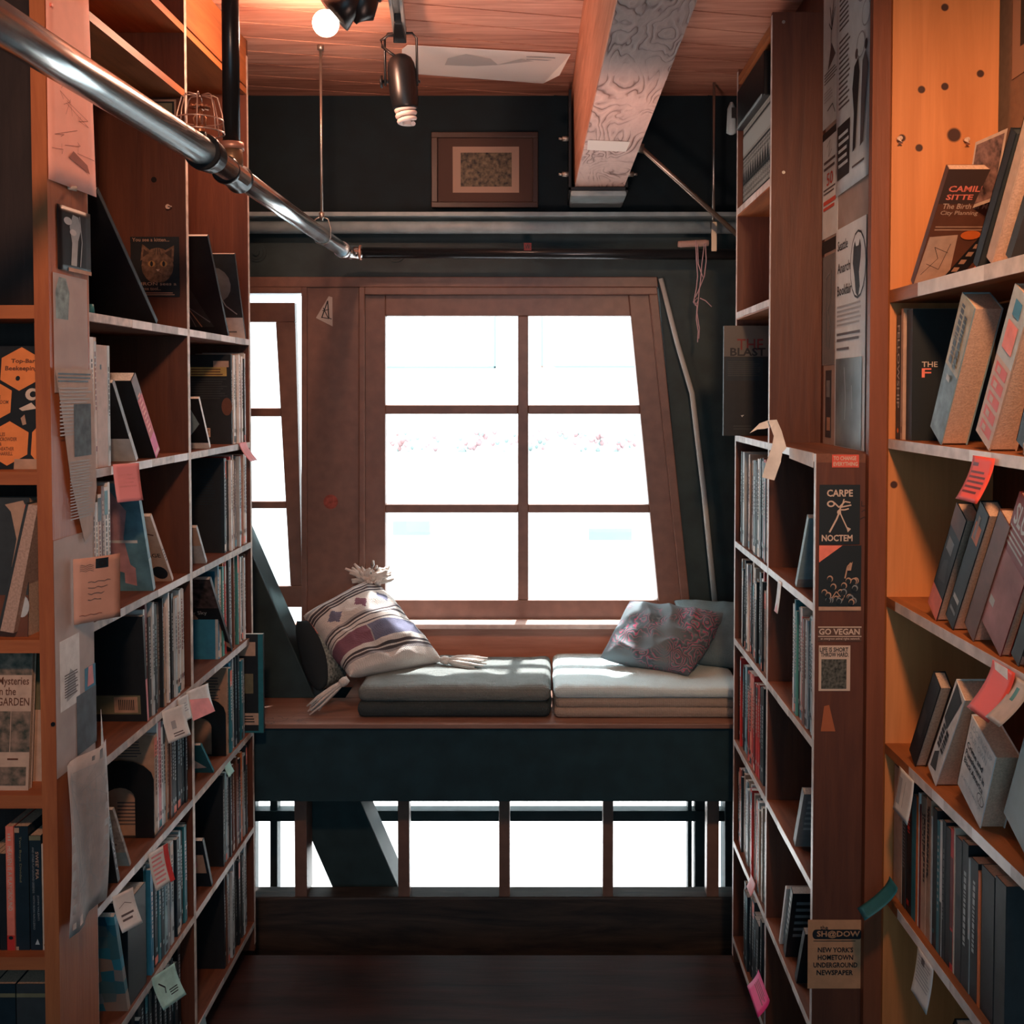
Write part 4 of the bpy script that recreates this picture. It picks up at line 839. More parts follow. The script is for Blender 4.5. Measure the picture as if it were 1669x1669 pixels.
row(w5, 'L', LX - .004, yq + .004, 2.60, LZ[3], (.225, .265), ['white', 'maroon', 'charcoal', 'silver', 'navy', 'silver', 'black', 'grey', 'black', 'tan', 'brown', 'white', 'charcoal', 'silver', 'black', 'silver', 'cream', 'beige', 'white', 'cream', 'white', 'beige'], 13, tr=(.006, .017))
# row 3 far bay
w6 = 'fourth shelf, left case far bay'
lean_at('black book titled Grey Sky with a raised hand, leaning, %s' % w6, None, 'L', LX - .003, 378, (342, 945), 1062, LZ[3], .012, .145, K['black'],
        near=[('r', 0, 0, 1, 1, K['black']), ('r', 0, .62, 1, 1, mat('mottled_dark', (.06, .055, .055), .6, build=speckle(60, .6, 0, c=(.13, .09, .09)))), ('t', 'in a Grey Sky', .05, .52, .75, .58, K['silver']), ('p', [(.3, .3), (.4, .28), (.45, .38), (.55, .48), (.5, .54), (.42, .52), (.36, .54), (.33, .42)], K['tan']), ('p', [(.7, .2), (1, .05), (1, .12), (.75, .24)], K['tan']), ('l', .35, .05, .8, .14, 3, K['grey'])])
yq = PXp(364, 1040, LX).y
row(w6, 'L', LX - .006, yq, 3.14, LZ[3], (.245, .272), ['blue', 'beige', 'sea green', 'orange', 'red', 'white', 'charcoal', 'white', 'silver', 'brown'], 14, tr=(.009, .018), near=[('r', 0, 0, 1, 1, K['blue']), ('r', 0, .93, 1, 1, K['silver']), ('r', .94, 0, 1, 1, K['silver'])])
# row 4 near bay
w7 = 'fifth shelf, left case near bay'
lean_at('black book with small white capitals down its cover, leaning, %s' % w7, None, 'L', LX - .004, 192, (168, 1290), 1430, LZ[4], .012, .15, K['black'], near=[('vt', 'THE WESTERN', .74, .08, .82, .74, K['silver'])], spine=[('vt', 'THE WEST', .3, .1, .7, .8, K['silver'])])
lean_at('folded newspaper leaning, %s' % w7, None, 'L', LX - .010, 212, (182, 1315), 1410, LZ[4], .008, .13, mat('newsprint_grey', (.34, .31, .28), .8, build=speckle(70, .35, 0)), near=[('l', .1, .3, .9, .9, 10, INK), ('r', 0, 0, 1, .25, K['pale blue'])], hh=.18)
def bookend(x, y, z, side, s=1.0, lab=''):
    g = M(); pts = []; w_, h_ = .125 * s, .145 * s; s_ = -1 if side == 'L' else 1
    for i in range(9):
        a = math.pi * (1 - i / 8); pts.append((w_ / 2 + w_ / 2 * math.cos(a), h_ - .045 + .045 * math.sin(a)))
    outer = [(0, 0)] + pts + [(w_, 0)]; inner = [(w_ * .28, 0)] + [(w_ / 2 + w_ * .22 * math.cos(math.pi * (1 - i / 8)), h_ * .62 - .02 + .025 * math.sin(math.pi * (1 - i / 8))) for i in range(9)] + [(w_ * .72, 0)]
    for i in range(10):
        q = [outer[i], outer[i + 1], inner[i + 1], inner[i]]; g.prism([Vector((x + s_ * a, y, z + b)) for a, b in q], (0, .0014, 0), S_BLK)
    g.box(min(x, x + s_ * w_), max(x, x + s_ * w_), y, y + .07, z, z + .0012, S_BLK)
    return tag(g.build('bookend'), lab, 'bookend', 'black arched metal bookends in the left bookcase')
yq = PXp(262, 1370, LX).y
bookend(LX - .010, yq - .012, LZ[4], 'L', 1.25, 'black arched metal bookend against a manila cover, %s' % w7)
row(w7, 'L', LX - .004, yq, 2.60, LZ[4], (.235, .262), ['tan', 'white', 'pink', 'white', 'silver', 'tan', 'brown', 'black', 'charcoal', 'black', 'navy', 'black', 'navy', 'black', 'charcoal'], 15, tr=(.008, .019), near=[('r', 0, 0, 1, 1, K['tan']), ('l', .2, .78, .8, .95, 6, INK), ('l', .3, .1, .75, .35, 7, INK)])
# row 4 far bay
w8 = 'fifth shelf, left case far bay'
yq = PXp(376, 1200, LX).y
bookend(LX - .010, yq - .012, LZ[4], 'L', 1.15, 'black arched metal bookend beside teal spines, %s' % w8)
row(w8, 'L', LX - .004, yq, 3.10, LZ[4], (.235, .262), ['tan', 'teal', 'blue', 'silver', 'navy', 'teal', 'navy', 'charcoal', 'teal', 'grey'], 16, tr=(.009, .018), near=[('r', 0, 0, 1, 1, K['tan']), ('l', .15, .5, .85, .9, 12, INK)])
lean_at('crumpled silvery blue book slumped, %s' % w8, None, 'L', LX - .004, 348, (320, 1200), 1225, LZ[4], .008, .12, K['teal'], near=[('p', [(.2, .1), (.9, .2), (.6, .6)], K['white']), ('p', [(.1, .6), (.6, .5), (.4, .9)], K['silver'])], hh=.15)
book('large dark book with teal edge jutting out toward the bench, left bookcase', None, LX + .042, 3.118, LZ[4] - .0, .014, .15, .30, 'L', K['black'], near=[('r', .90, 0, 1, 1, K['teal']), ('r', .0, .0, 1, .02, K['teal']), ('r', .45, .78, .85, .92, K['beige']), ('r', .45, .4, .8, .6, K['olive']), ('r', .45, .08, .9, .2, K['beige']), ('l', .5, .1, .85, .18, 3, BLK)])
# row 5
w9 = 'sixth shelf, left case near bay'
TILE = mat('blue_tiled_cover', (.05, .2, .3), .4, build=tiles)
lean_at('book with a blue picture grid cover leaning, %s' % w9, None, 'L', LX - .004, 208, (186, 1495), 1600, LZ[5], .014, .15, TILE, near=[('r', 0, 0, 1, 1, TILE)], pages=PGW)
yq = PXp(246, 1550, LX).y
book('dull grey card box file, %s' % w9, None, LX - .006, PXp(214, 1600, LX).y, LZ[5], .10, .15, .23, 'L', K['black'], name='book')
row(w9, 'L', LX - .004, yq, 2.60, LZ[5], (.235, .262), ['black', 'blue', 'silver', 'navy', 'teal', 'navy', 'pale blue', 'grey', 'navy', 'silver', 'charcoal', 'navy', 'grey', 'pale blue', 'black', 'teal'], 17, tr=(.008, .019))
w10 = 'sixth shelf, left case far bay'
yq = PXp(369, 1380, LX).y
lean_at('small blue book with a pink square leaning, %s' % w10, None, 'L', LX - .004, 345, (326, 1350), 1415, LZ[5], .012, .13, K['navy'], near=[('r', .4, .3, .95, .7, K['beige']), ('e', .65, .5, .15, .12, K['pink'])], hh=.17)
row(w10, 'L', LX - .004, yq, 3.14, LZ[5], (.235, .27), ['black', 'orange', 'pale blue', 'silver', 'charcoal', 'olive', 'brown', 'charcoal', 'brown', 'maroon'], 18, tr=(.009, .018), near=[('r', 0, 0, 1, 1, K['black'])])
w11 = 'seventh shelf, left case far bay'
yq = PXp(372, 1560, LX).y
row(w11, 'L', LX - .004, yq, 3.14, LZ[6], (.24, .275), ['black', 'brown', 'silver', 'charcoal', 'silver', 'silver', 'black', 'silver', 'charcoal'], 19, tr=(.008, .016))
w12 = 'seventh shelf, left case near bay'
row(w12, 'L', LX - .02, PXp(235, 1669, LX).y, 2.60, LZ[6], (.20, .25), ['black', 'navy', 'charcoal'], 20, tr=(.014, .022))

# ================================================================ FRONTAL CASE CONTENTS (far left)
HX = mat('honey_orange', (.74, .23, .07), .5, build=speckle(30, .08, 0))
def hexp(cx, cy, r, asp): return [(cx + r * math.sin(i * math.pi / 3) , cy + r * asp * math.cos(i * math.pi / 3)) for i in range(6)]
def faceout(label, px0, px1, pyt, z, y, t, cov, art, tilt=8, hard=False, pages=None, lx=None):
    a = PY(px0, 700, y).x; b = PY(px1, 700, y).x; h = PY(px1, pyt, y).z - z
    w_ = b - a; g = M(); p = M()
    g.box(0, w_, 0, .0015, 0, h, cov); g.box(0, w_, t - .0015, t, 0, h, cov); g.box(0, .0015, 0, t, 0, h, cov); p.box(.0015, w_ - .001, .0015, t - .0015, .001, h - .001, pages or PG)
    Canvas(g, (0, 0, 0), (1, 0, 0), (0, 0, 1), w_, h).draw(art)
    o = g.build('book', matrix=Matrix.Translation((a, y, z)) @ Matrix.Rotation(R(-tilt), 4, 'X')); p.build('page_block', o); return tag(o, label, 'book')
asp = .151 / .205
cx0, cx1 = -118, 64
u = lambda p_: (p_ - cx0) / (cx1 - cx0); v = lambda p_: (765 - p_) / (765 - 558)
hr = 37 / (cx1 - cx0); ha = (cx1 - cx0) / 207.0
art = [('r', 0, 0, 1, 1, K['black'])]
for a_, b_ in ((22, 597), (-22, 652), (10, 722), (80, 722), (-60, 722), (-66, 597)):
    pts = [(min(1, max(0, x_)), min(1, max(0, y_))) for x_, y_ in hexp(u(a_), v(b_), hr, ha)]; art.append(('p', pts, HX))
art += [('T', 'Top-Bar', u(6), v(589), u(46), v(580), K['brown']), ('T', 'Beekeeping', u(-3), v(602), u(51), v(592), K['brown']), ('e', u(19), v(613), .02, .02, K['black']), ('t', 'THE\nWISDOM', u(-18), v(656), u(6), v(642), K['brown']), ('t', 'LES\nCROWDER\n&\nHEATHER\nHARRELL', u(-4), v(742), u(24), v(704), K['brown']),
        ('e', u(44), v(640), .06, .05, K['cream']), ('e', u(46), v(640), .03, .025, K['black']), ('s', [(u(50), v(632)), (u(60), v(628))], .002, K['cream']), ('p', [(u(24), v(664)), (u(44), v(654)), (u(54), v(664)), (u(30), v(668))], K['cream']), ('p', [(u(28), v(680)), (u(34), v(674)), (u(38), v(690)), (u(32), v(692))], K['tan']), ('r', u(22), v(765), 1, v(748), K['tan'])]
faceout('orange hexagon patterned beekeeping book facing out on the far left shelf', cx0, cx1, 560, FZ[1], 1.93, .012, K['black'], art, 9)
# small things on the far left rows
o = faceout('thick book with a pale hand on black, leaning open on the third far left shelf', -60, 40, 812, FZ[2], 1.90, .05, K['charcoal'], [('r', 0, 0, 1, 1, K['charcoal']), ('r', 0, .0, 1, .3, K['brown']), ('p', [(.6, .95), (.9, .98), (.98, .9), (.92, .75), (.85, .62), (.72, .5), (.8, .7), (.7, .9)], K['tan']), ('e', .9, .22, .12, .08, K['silver']), ('e', .98, .93, .06, .03, K['coral'])], 3)
g = M(); PGX = mat('warm_page_edges', (.42, .28, .22), .8, build=speckle(250, .2, .2)); q = [(22, 1032), (0, 1028), (46, 822), (62, 824)]
g.prism([PY(a_, b_, 1.885) for a_, b_ in q], (0, .12, 0), PGX); ob = g.build('book'); tag(ob, 'thick paperback leaning with tan page edges on the third far left shelf', 'book')
g = M(); q = [(0, 1028), (-4, 1028), (42, 820), (46, 822)]; g.prism([PY(a_, b_, 1.884) for a_, b_ in q], (0, .122, 0), K['charcoal']); g.build('cover', ob) 
g = M(); g.tube([PY(a_, b_, 1.95) for a_, b_ in ((24, 1020), (40, 1022), (28, 996))], .0012, S_ROD, 6); tag(g.build('wire_stand'), 'thin bent wire easel on the third far left shelf', 'stand')
GRD = mat('garden_photo', (.09, .12, .09), .6, build=speckle(60, .6, 0, c=(.3, .2, .15)))
faceout('large cream gardening book facing out behind another, fourth far left shelf', -60, 76, 1070, FZ[3], 1.945, .014, K['beige'], [('r', 0, .56, 1, 1, K['olive']), ('r', .78, 0, .80, .56, K['tan'])], 6)
u = lambda p_: (p_ + 70) / 106; v = lambda p_: (1290 - p_) / (1290 - 1062.)
faceout('cream gardening book with garden photos facing out, fourth far left shelf', -70, 36, 1064, FZ[3], 1.900, .014, K['beige'], [('r', 0, .82, 1, 1, GRD), ('t', 'Mysteries\nin the\nGARDEN', u(-20), v(1153), u(33), v(1106), K['brown']), ('r', 0, v(1228), 1, v(1162), GRD), ('r', u(3), v(1228), u(4), v(1162), K['beige']), ('r', 0, v(1282), .96, v(1252), GRD), ('r', u(0), v(1241), u(18), v(1238), K['brown'])], 6)
# spines, fifth row
z5 = FZ[4]; yy5 = 1.90
def spn(label, p0, p1, pyt, cov, art, y_=yy5, **kw):
    a = PY(p0, 1450, y_).x; b = PY(p1, 1450, y_).x; h = PY(p0, pyt, y_).z - z5
    return book(label, 'spines on the lowest visible far left shelf', a, y_, z5, b - a, .11, h, 'F', cov, PG, spine=art, **kw)
spn('orange spine lettered HEAVEN IS A PLAYGROUND, lower left shelf', 10.5, 23, 1347, K['coral'], [('vt', 'HEAVEN IS A PLAYGROUND', .22, .32, .78, .84, K['cream']), ('r', 0, .0, 1, .12, K['red']), ('e', .5, .1, .3, .015, K['black']), ('l', .3, .88, .7, .95, 3, K['cream'])])
spn('wide black book with a thin dim title, second from the orange spine, lower left', 25, 47, 1347, K['navy'], [('vt', 'Two Boys Divided', .3, .55, .5, .92, K['olive']), ('r', 0, .95, .35, .99, K['tan']), ('r', 0, 0, .2, .03, K['tan'])])
spn("black spine lettered SWEE' PEA in gold, lower left shelf", 49, 67.5, 1362, K['navy'], [('vt', "SWEE' PEA", .52, .62, .80, .86, K['tan']), ('vt', 'AND OTHER PLAYGROUND LEGENDS', .22, .5, .40, .90, K['grey']), ('vt', 'JOHN VALENTI', .6, .26, .8, .48, K['grey']), ('vt', 'WITH RON NACLERIO', .25, .18, .42, .48, K['grey']), ('p', [(.4, .05), (.8, .05), (.6, .1)], K['silver']), ('r', 0, .96, 1, 1, K['olive'])])
spn("cream spine lettered WHAT'S MY NAME, FOOL? in black, lower left shelf", 68.5, 80.5, 1376, K['cream'], [('vt', "WHAT'S MY NAME, FOOL?", .2, .52, .8, .94, BLK), ('vt', 'SPORTS AND RESISTANCE', .3, .32, .75, .50, K['orange']), ('vt', 'DAVE ZIRIN', .3, .18, .7, .28, BLK), ('e', .5, .05, .35, .02, K['brown']), ('e', .5, .05, .15, .01, K['cream'])])
for i, (a_, b_, t_) in enumerate(((-34, -14, 1400), (-13, -2, 1395), (-1, 9.5, 1392))): spn('dark unlettered spine left of the orange one, %s from it' % ORD[2 - i], a_, b_, t_, K['black'], [])
for i, (a_, b_) in enumerate(((-40, -12), (-11, 22), (24, 78))):
    a2 = PY(a_, 1450, yy5).x; b2 = PY(b_, 1450, yy5).x
    book('dark spine on the bottom far left shelf, %s' % ['left one', 'middle one', 'wide one with a dim round mark'][i], 'spines on the bottom far left shelf', a2, yy5, FZ[4] - .024 - .29, b2 - a2, .11, .25, 'F', K['navy' if i < 2 else 'charcoal'], PG, spine=[('e', .5, .2, .2, .06, K['black']), ('r', 0, .9, 1, .93, K['olive'])])
g = M(); g.box(-1.75, fx1 - .027, FY + .004, 2.02, FZ[4] - .34, FZ[4] - .314, W_FRH); g.build('shelf', fc)
# ================================================================ RIGHT FAR BOOKCASE CONTENTS
yA0, yA1, yB0, yB1 = yn + .018, yd - .004, yd + .018, yf - .018
def rrow(shelf, far, *a, **k): return row('%s, right case %s bay' % (shelf, 'far' if far else 'near'), 'R', RX + .004, *a, w_=.118, **k)
rrow('shelf below ledge', 1, yB0, yB1, RZ[1], (.245, .27), ['beige', 'charcoal', 'cream', 'silver', 'red', 'black', 'black', 'navy', 'white', 'black', 'charcoal', 'silver', 'black', 'white'], 31, tr=(.010, .030))
rrow('third shelf down', 1, yB0, yB1 - .05, RZ[2], (.20, .262), ['black', 'silver', 'cream', 'black', 'tan', 'charcoal', 'red', 'white', 'black', 'charcoal'], 32, tr=(.009, .024), near=[('r', 0, 0, 1, 1, K['black']), ('r', 0, 0, .8, .14, K['tan']), ('e', .5, .3, .3, .08, K['tan']), ('e', .5, .3, .15, .05, K['black']), ('p', [(.1, .4), (.9, .6), (.7, .45)], K['beige']), ('p', [(.2, .7), (.9, .9), (.8, .75)], K['maroon']), ('r', .3, .3, .5, .36, K['orange'])])
rrow('third shelf down', 0, yA0, yA0 + .20, RZ[2], (.235, .262), ['white', 'silver', 'pale blue', 'charcoal', 'silver', 'brown', 'red', 'cream', 'charcoal', 'sea green', 'teal'], 33, tr=(.008, .02), near=[('r', 0, 0, 1, 1, K['charcoal'])])
rrow('fourth shelf down', 1, yB0, yB1, RZ[3], (.24, .262), ['black', 'navy', 'pale blue', 'black', 'charcoal', 'red', 'red', 'maroon', 'red', 'coral', 'black', 'red'], 34, tr=(.012, .03), near=[('r', 0, 0, 1, 1, K['black']), ('r', .0, .0, .2, .4, K['charcoal'])])
rrow('fifth shelf down', 1, yB0, yB1, RZ[4], (.215, .255), ['white', 'cream', 'silver', 'beige', 'white', 'tan', 'silver', 'charcoal', 'black', 'coral', 'black', 'cream', 'red', 'red'], 35, tr=(.010, .024))
rrow('bottom shelf', 1, yB0 + .05, yB1 - .1, RZ[5], (.20, .235), ['black', 'charcoal', 'black', 'navy'], 36, tr=(.02, .034))
def rlean(label, base_px, top_px, pyb, z, t, w_, cov, **k): return lean_at(label, None, 'R', RX + .006, base_px, top_px, pyb, z, t, w_, cov, **k)
sb = 'sticker bookcase'
rlean('grey blue book leaning alone below the ledge, near bay of the ' + sb, 1298, (1321, 828), 925, RZ[1] + .0005, .014, .115, K['pale blue'], hh=.20, near=[('r', 0, 0, 1, .12, K['grey'])])
rlean('worn grey book leaning alone on the fourth shelf down, near bay of the ' + sb, 1296, (1316, 1262), 1335, RZ[3] + .0005, .020, .115, K['grey'], hh=.17, near=[('l', .1, .3, .9, .9, 6, K['silver'])])
rlean('white book leaning beneath a dark one, fifth shelf down, near bay of the ' + sb, 1271, (1284, 1430), 1500, RZ[4] + .0005, .010, .115, K['white'], hh=.18)
rlean('dark book with scratchy white lettering leaning, fifth shelf down, near bay, ' + sb, 1280, (1296, 1425), 1515, RZ[4] + .0005, .022, .115, K['black'], spine=[('l', .2, .3, .8, .9, 7, K['silver'])], near=[('l', .1, .3, .9, .9, 6, K['grey'])], hh=.20)
rlean('black book with an orange corner leaning at the near end, fifth shelf down, ' + sb, 1298, (1318, 1490), 1570, RZ[4] + .0005, .018, .115, K['black'], near=[('r', .3, .75, 1, 1, K['orange']), ('l', .2, .1, .9, .5, 5, K['silver'])], hh=.17)
# the magazine standing proud on the ledge
a_ = PY(1179, 708, 3.02)
book('dark book titled The Blast jutting out over the aisle on the ledge, right side', None, a_.x, 3.02, RZ[0] + .0005, .012, .142, .318, 'R', K['black'], near=[('r', 0, .0, 1, 1, K['black']), ('r', 0, .72, 1, 1, mat('blast_grey', (.12, .11, .10), .6)), ('t', 'THE', .27, .78, .80, .88, K['maroon']), ('T', 'BLAST', .13, .725, .85, .80, BLK), ('r', .04, .50, .80, .71, K['navy']), ('l', .08, .54, .76, .68, 8, K['charcoal']), ('l', .2, .05, .6, .1, 2, K['charcoal']), ('p', [(.35, .185), (.42, .19), (.38, .17)], K['silver'])])
bx = thing('woven_basket', (RX + .07, 2.85, H + .53), 'black and cream zigzag woven storage box on the top right shelf', 'basket')
WV = mat('woven_cream', (.50, .50, .44), .8, build=knit((.52, .52, .46), 90, .6)); WVB = mat('woven_black', (.02, .025, .025), .8)
m = M(); X0 = RX + .012; y0, y1, z0, z1 = yB0, 3.06, H + .5305, H + .755; m.box(X0, RB - .004, y0, y1, z0, z1, WV); m.build('box_body', bx)
m = M(); cv = Canvas(m, (X0, y1, z0), (0, -1, 0), (0, 0, 1), y1 - y0, z1 - z0)
cv.draw([('r', 0, .27, 1, .31, WVB), ('r', 0, .60, 1, .63, WVB), ('r', 0, .9, 1, .93, WVB), ('r', 0, .05, 1, .07, WVB)])
for i in range(13): cv.m.poly([cv.at(i / 13, .31), cv.at((i + 1) / 13, .31), cv.at((i + .5) / 13, .50)], WVB)
for r_ in (.12, .18, .24, .5, .55):
    for i in range(18): cv.m.poly([cv.at((i + .15) / 18, r_), cv.at((i + .5) / 18, r_), cv.at((i + .85) / 18, r_ + .03), cv.at((i + .5) / 18, r_ + .03)], WVB)
cv.draw([('r', 0, .66, 1, .88, mat('woven_plain', (.42, .45, .42), .8))]); m.build('zigzag_band', bx)
m = M(); m.box(RX - .004, RB - .006, 2.70, 3.075, H + .756, H + .87, S_BLK); ob = m.build('black_box', bevel=.003); tag(ob, 'plain black box on top of the zigzag woven box, right side', 'box')
m = M(); m.box(RX - .006, RX - .0045, 2.72, 3.07, H + .757, H + .764, P_STEEL); m.build('metal_trim', ob)
m = M(); c = Vector((RX - .014, 3.112, H + .80)); m.tube([c + Vector((0, 0, -.045)), c + Vector((0, 0, -.04)), c + Vector((0, 0, .03)), c + Vector((0, 0, .05))], [.006, .015, .012, .004], P_STEEL, 16); ob = m.build('clip_lamp'); tag(ob, 'small grey clip lamp on the far edge of the right bookcase near the ceiling', 'lamp')
m = M(); m.box(RX - .016, RX + .02, yf, yf + .008, H + .80, H + .83, S_BLK); m.build('clip', ob)
# ---- end panel stickers
yE = yn
def stk(px0, py0, px1, py1, label, mt, art, name='sticker', cat='sticker', **k): return flyer_at(px0, py0, px1, py1, yE, label, mt, art, name, cat, group='stickers on the end panel', **k)
REDS = mat('sticker_red', (.62, .09, .06), .5); CRM = mat('sticker_print_cream', (.55, .42, .34), .6); BKS = mat('sticker_black', (.014, .018, .02), .45)
stk(1356, 741, 1400, 762, 'red sticker lettered TO CHANGE EVERYTHING at the top of the end panel', REDS, [('T', 'TO CHANGE', .05, .56, .90, .88, CRM), ('T', 'EVERYTHING', .05, .12, .95, .44, CRM)])
stk(1335, 790, 1402, 887, 'black sticker lettered CARPE NOCTEM with crossed bones and a hand', BKS,
    [('T', 'CARPE', .18, .80, .82, .92, CRM), ('T', 'NOCTEM', .06, .05, .82, .16, CRM), ('s', [(.25, .20), (.42, .42), (.48, .52)], .0035, CRM), ('s', [(.72, .22), (.58, .42), (.50, .54)], .0025, CRM), ('p', [(.70, .2), (.78, .26), (.66, .3)], CRM),
     ('e', .28, .68, .10, .055, CRM), ('e', .28, .68, .06, .03, BKS), ('s', [(.36, .70), (.48, .62), (.62, .72), (.76, .70)], .0028, CRM), ('s', [(.5, .62), (.64, .64), (.78, .66)], .0028, CRM), ('s', [(.5, .58), (.62, .58), (.72, .6)], .0028, CRM), ('s', [(.46, .55), (.56, .66), (.6, .76)], .0025, CRM), ('e', .48, .54, .05, .04, CRM)])
crowd = [('p', [(0, 1), (.55, 1), (0, .74)], K['coral']), ('r', 0, 0, 1, .06, K['tan'])]; rr = random.Random(4)
for i in range(24):
    x_, y_ = rr.uniform(.08, .92), rr.uniform(.12, .52); crowd += [('e', x_, y_, .07, .05, K['tan'] if i % 3 else K['grey']), ('e', x_ - .01, y_ - .012, .055, .042, BKS)]
crowd += [('s', [(.6, .5), (.66, .68), (.74, .74)], .003, K['tan']), ('p', [(.62, .62), (.78, .76), (.74, .62)], K['tan']), ('s', [(.3, .2), (.4, .3), (.5, .22)], .002, K['tan'])]
stk(1334, 889, 1404, 995, 'black poster of a crowd with an orange top corner on the end panel', BKS, crowd)
stk(1333, 1021, 1404, 1045, 'dark sticker lettered GO VEGAN on the end panel', mat('sticker_brown', (.10, .05, .035), .5), [('r', 0, .92, 1, 1, CRM), ('T', 'GO VEGAN', .02, .44, .96, .86, CRM), ('r', 0, .30, 1, .36, CRM), ('t', 'an evergreen animal rights network', .06, .06, .96, .26, CRM)])
stk(1334, 1052, 1386, 1126, 'torn cream sticker lettered LIFE IS SHORT THROW HARD with a dark photo', CRM, [('T', 'LIFE IS SHORT', .03, .86, .93, .96, BLK), ('T', 'THROW HARD.', .06, .75, .95, .85, BLK), ('r', .08, .05, .88, .70, mat('riot_photo', (.04, .05, .045), .6, build=speckle(160, .7, 0, c=(.13, .13, .11))))])
sheet('sticker_residue', 'faded orange wedge of sticker residue on the lower end panel', 'sticker', PY(1335, 1192, yE - .0012), (1, 0, 0), (0, 0, 1), .034, .056, mat('orange_residue', (.36, .10, .04), .7), [], outline=[(.1, 0), (1, 0), (.6, 1), (.3, .95)])
stk(1316, 1499, 1407, 1611, 'tan label lettered The Shadow hometown underground newspaper at the foot of the end panel', mat('label_tan', (.52, .25, .13), .6, build=speckle(40, .1, 0)),
    [('r', .14, .72, .92, .86, BLK), ('e', .14, .79, .06, .07, BLK), ('e', .92, .79, .06, .07, BLK), ('T', 'SH@DOW', .16, .735, .94, .845, mat('label_tan', (.5, .2, .1))), ('t', 'the', .22, .86, .36, .92, BLK), ('r', .1, .69, .86, .70, BLK), ('T', "NEW YORK'S", .18, .53, .82, .605, BLK), ('T', 'HOMETOWN', .18, .42, .82, .495, BLK), ('T', 'UNDERGROUND', .10, .31, .90, .385, BLK), ('T', 'NEWSPAPER', .16, .20, .82, .275, BLK)])
g = M(); cv = Canvas(g, PY(1402, 852, yE - .001), (1, 0, 0), (0, 0, 1), .028, .05)
cv.draw([('s', [(.1, .9), (.1, .7), (.4, .7)], .0012, BLK), ('s', [(.1, .45), (.3, .55), (.5, .4), (.8, .5)], .0012, BLK), ('s', [(.0, .15), (.3, .25), (.5, .1), (.9, .2)], .0012, BLK)])
tag(g.build('ink_scribble'), 'small black pen scribble on the end panel beside the bones sticker', 'scribble')
# ---- posters on the back panel above the ledge
def post(label, pl, ptop, pbot, pr, mt, art, name='poster', bend=None, lift=.0012, cat='poster'):
    a = PXp(pl, pbot, RB); b = PXp(pr, 636, RB); tz = PXp(pl, ptop, RB).z
    return sheet(name, label, cat, (RB - lift, a.y, a.z), (0, -1, 0), (0, 0, 1), a.y - b.y, min(tz, CZ - .01) - a.z, mt, art, bend=bend)
GP = mat('poster_grey', (.52, .56, .57), .6, build=speckle(30, .08, 0)); WP = mat('poster_pale', (.66, .70, .70), .6, build=speckle(30, .06, 0))
post('plain beige backing sheet behind the posters on the right back panel', 1342, -40, 728, 1413, mat('backing_beige', (.34, .25, .21), .7, build=speckle(20, .1, 0)), [], name='backing_sheet', lift=.0006, cat='paper')
post('tall pale poster with tree drawings beside the FREEDOM poster, right side', 1342, -30, 214, 1366, GP, [('s', [(.45, .5), (.5, .62), (.55, .72)], .002, BLK), ('s', [(.35, .66), (.5, .60), (.7, .72)], .004, BLK), ('s', [(.4, .76), (.52, .62), (.62, .78)], .004, BLK), ('p', [(.3, .36), (.75, .42), (.5, .52)], INK), ('l', .1, .28, .9, .36, 4, INK), ('s', [(.3, .1), (.6, .12), (.75, .05)], .003, BLK), ('l', .1, .16, .6, .24, 4, INKB)])
post('cream protest flyer with red lines of print below the tree poster', 1341, 222, 392, 1364, WP, [('r', 0, .93, 1, 1, BLK), ('s', [(.3, .85), (.5, .9), (.4, .75), (.6, .8)], .0015, BLK), ('l', .1, .62, .9, .74, 2, INK), ('t', '50', .3, .48, .7, .60, REDS), ('l', .1, .40, .9, .47, 2, INK), ('r', .1, .31, .88, .35, REDS), ('r', .1, .26, .8, .29, REDS)], name='flyer', cat='flyer')
post('black card strip below the cream protest flyer', 1341, 396, 416, 1366, BLK, [], name='card', cat='card')
post('glossy grey poster with a dark outline figure beside the bookfair poster', 1341, 421, 596, 1360, mat('glossy_grey', (.17, .19, .20), .25), [('s', [(.3, .2), (.3, .8), (.7, .85), (.7, .6), (.45, .5), (.7, .35), (.55, .15)], .006, K['grey'])])
ARTF = [('T', 'or FREEDOM', .08, .87, .98, .925, BLK), ('l', .08, .66, .40, .84, 9, INK), ('l', .08, .34, .42, .63, 14, INK), ('r', .05, .06, .44, .28, BLK), ('l', .09, .10, .42, .25, 5, WP),
        ('e', .75, .76, .18, .08, INKB), ('e', .75, .76, .165, .073, WP), ('l', .64, .70, .88, .82, 6, INK), ('e', .85, .62, .11, .05, INKB), ('e', .85, .62, .10, .043, WP), ('e', .72, .52, .12, .05, INKB), ('e', .72, .52, .10, .043, WP),
        ('p', [(.54, .13), (.62, .14), (.66, .30), (.70, .42), (.66, .48), (.55, .46), (.5, .38), (.56, .28)], BLK), ('e', .61, .50, .04, .02, INK), ('p', [(.76, .13), (.84, .14), (.9, .3), (.94, .42), (.86, .48), (.78, .45), (.76, .3)], INK), ('e', .87, .50, .04, .02, INK), ('l', .54, .06, .95, .08, 1, INK)]
post('large white poster lettered FREEDOM with standing figures, top of the right back panel', 1364, -70, 322, 1418, WP, ARTF, bend=lambda x, y: .006 * x * (1 - y) ** 3, lift=.0022)
CATP = [(.62, .95), (.66, .985), (.70, .95), (.78, .95), (.82, .985), (.86, .94), (.85, .88), (.80, .80), (.83, .72), (.78, .66), (.70, .69), (.66, .78), (.60, .86)]
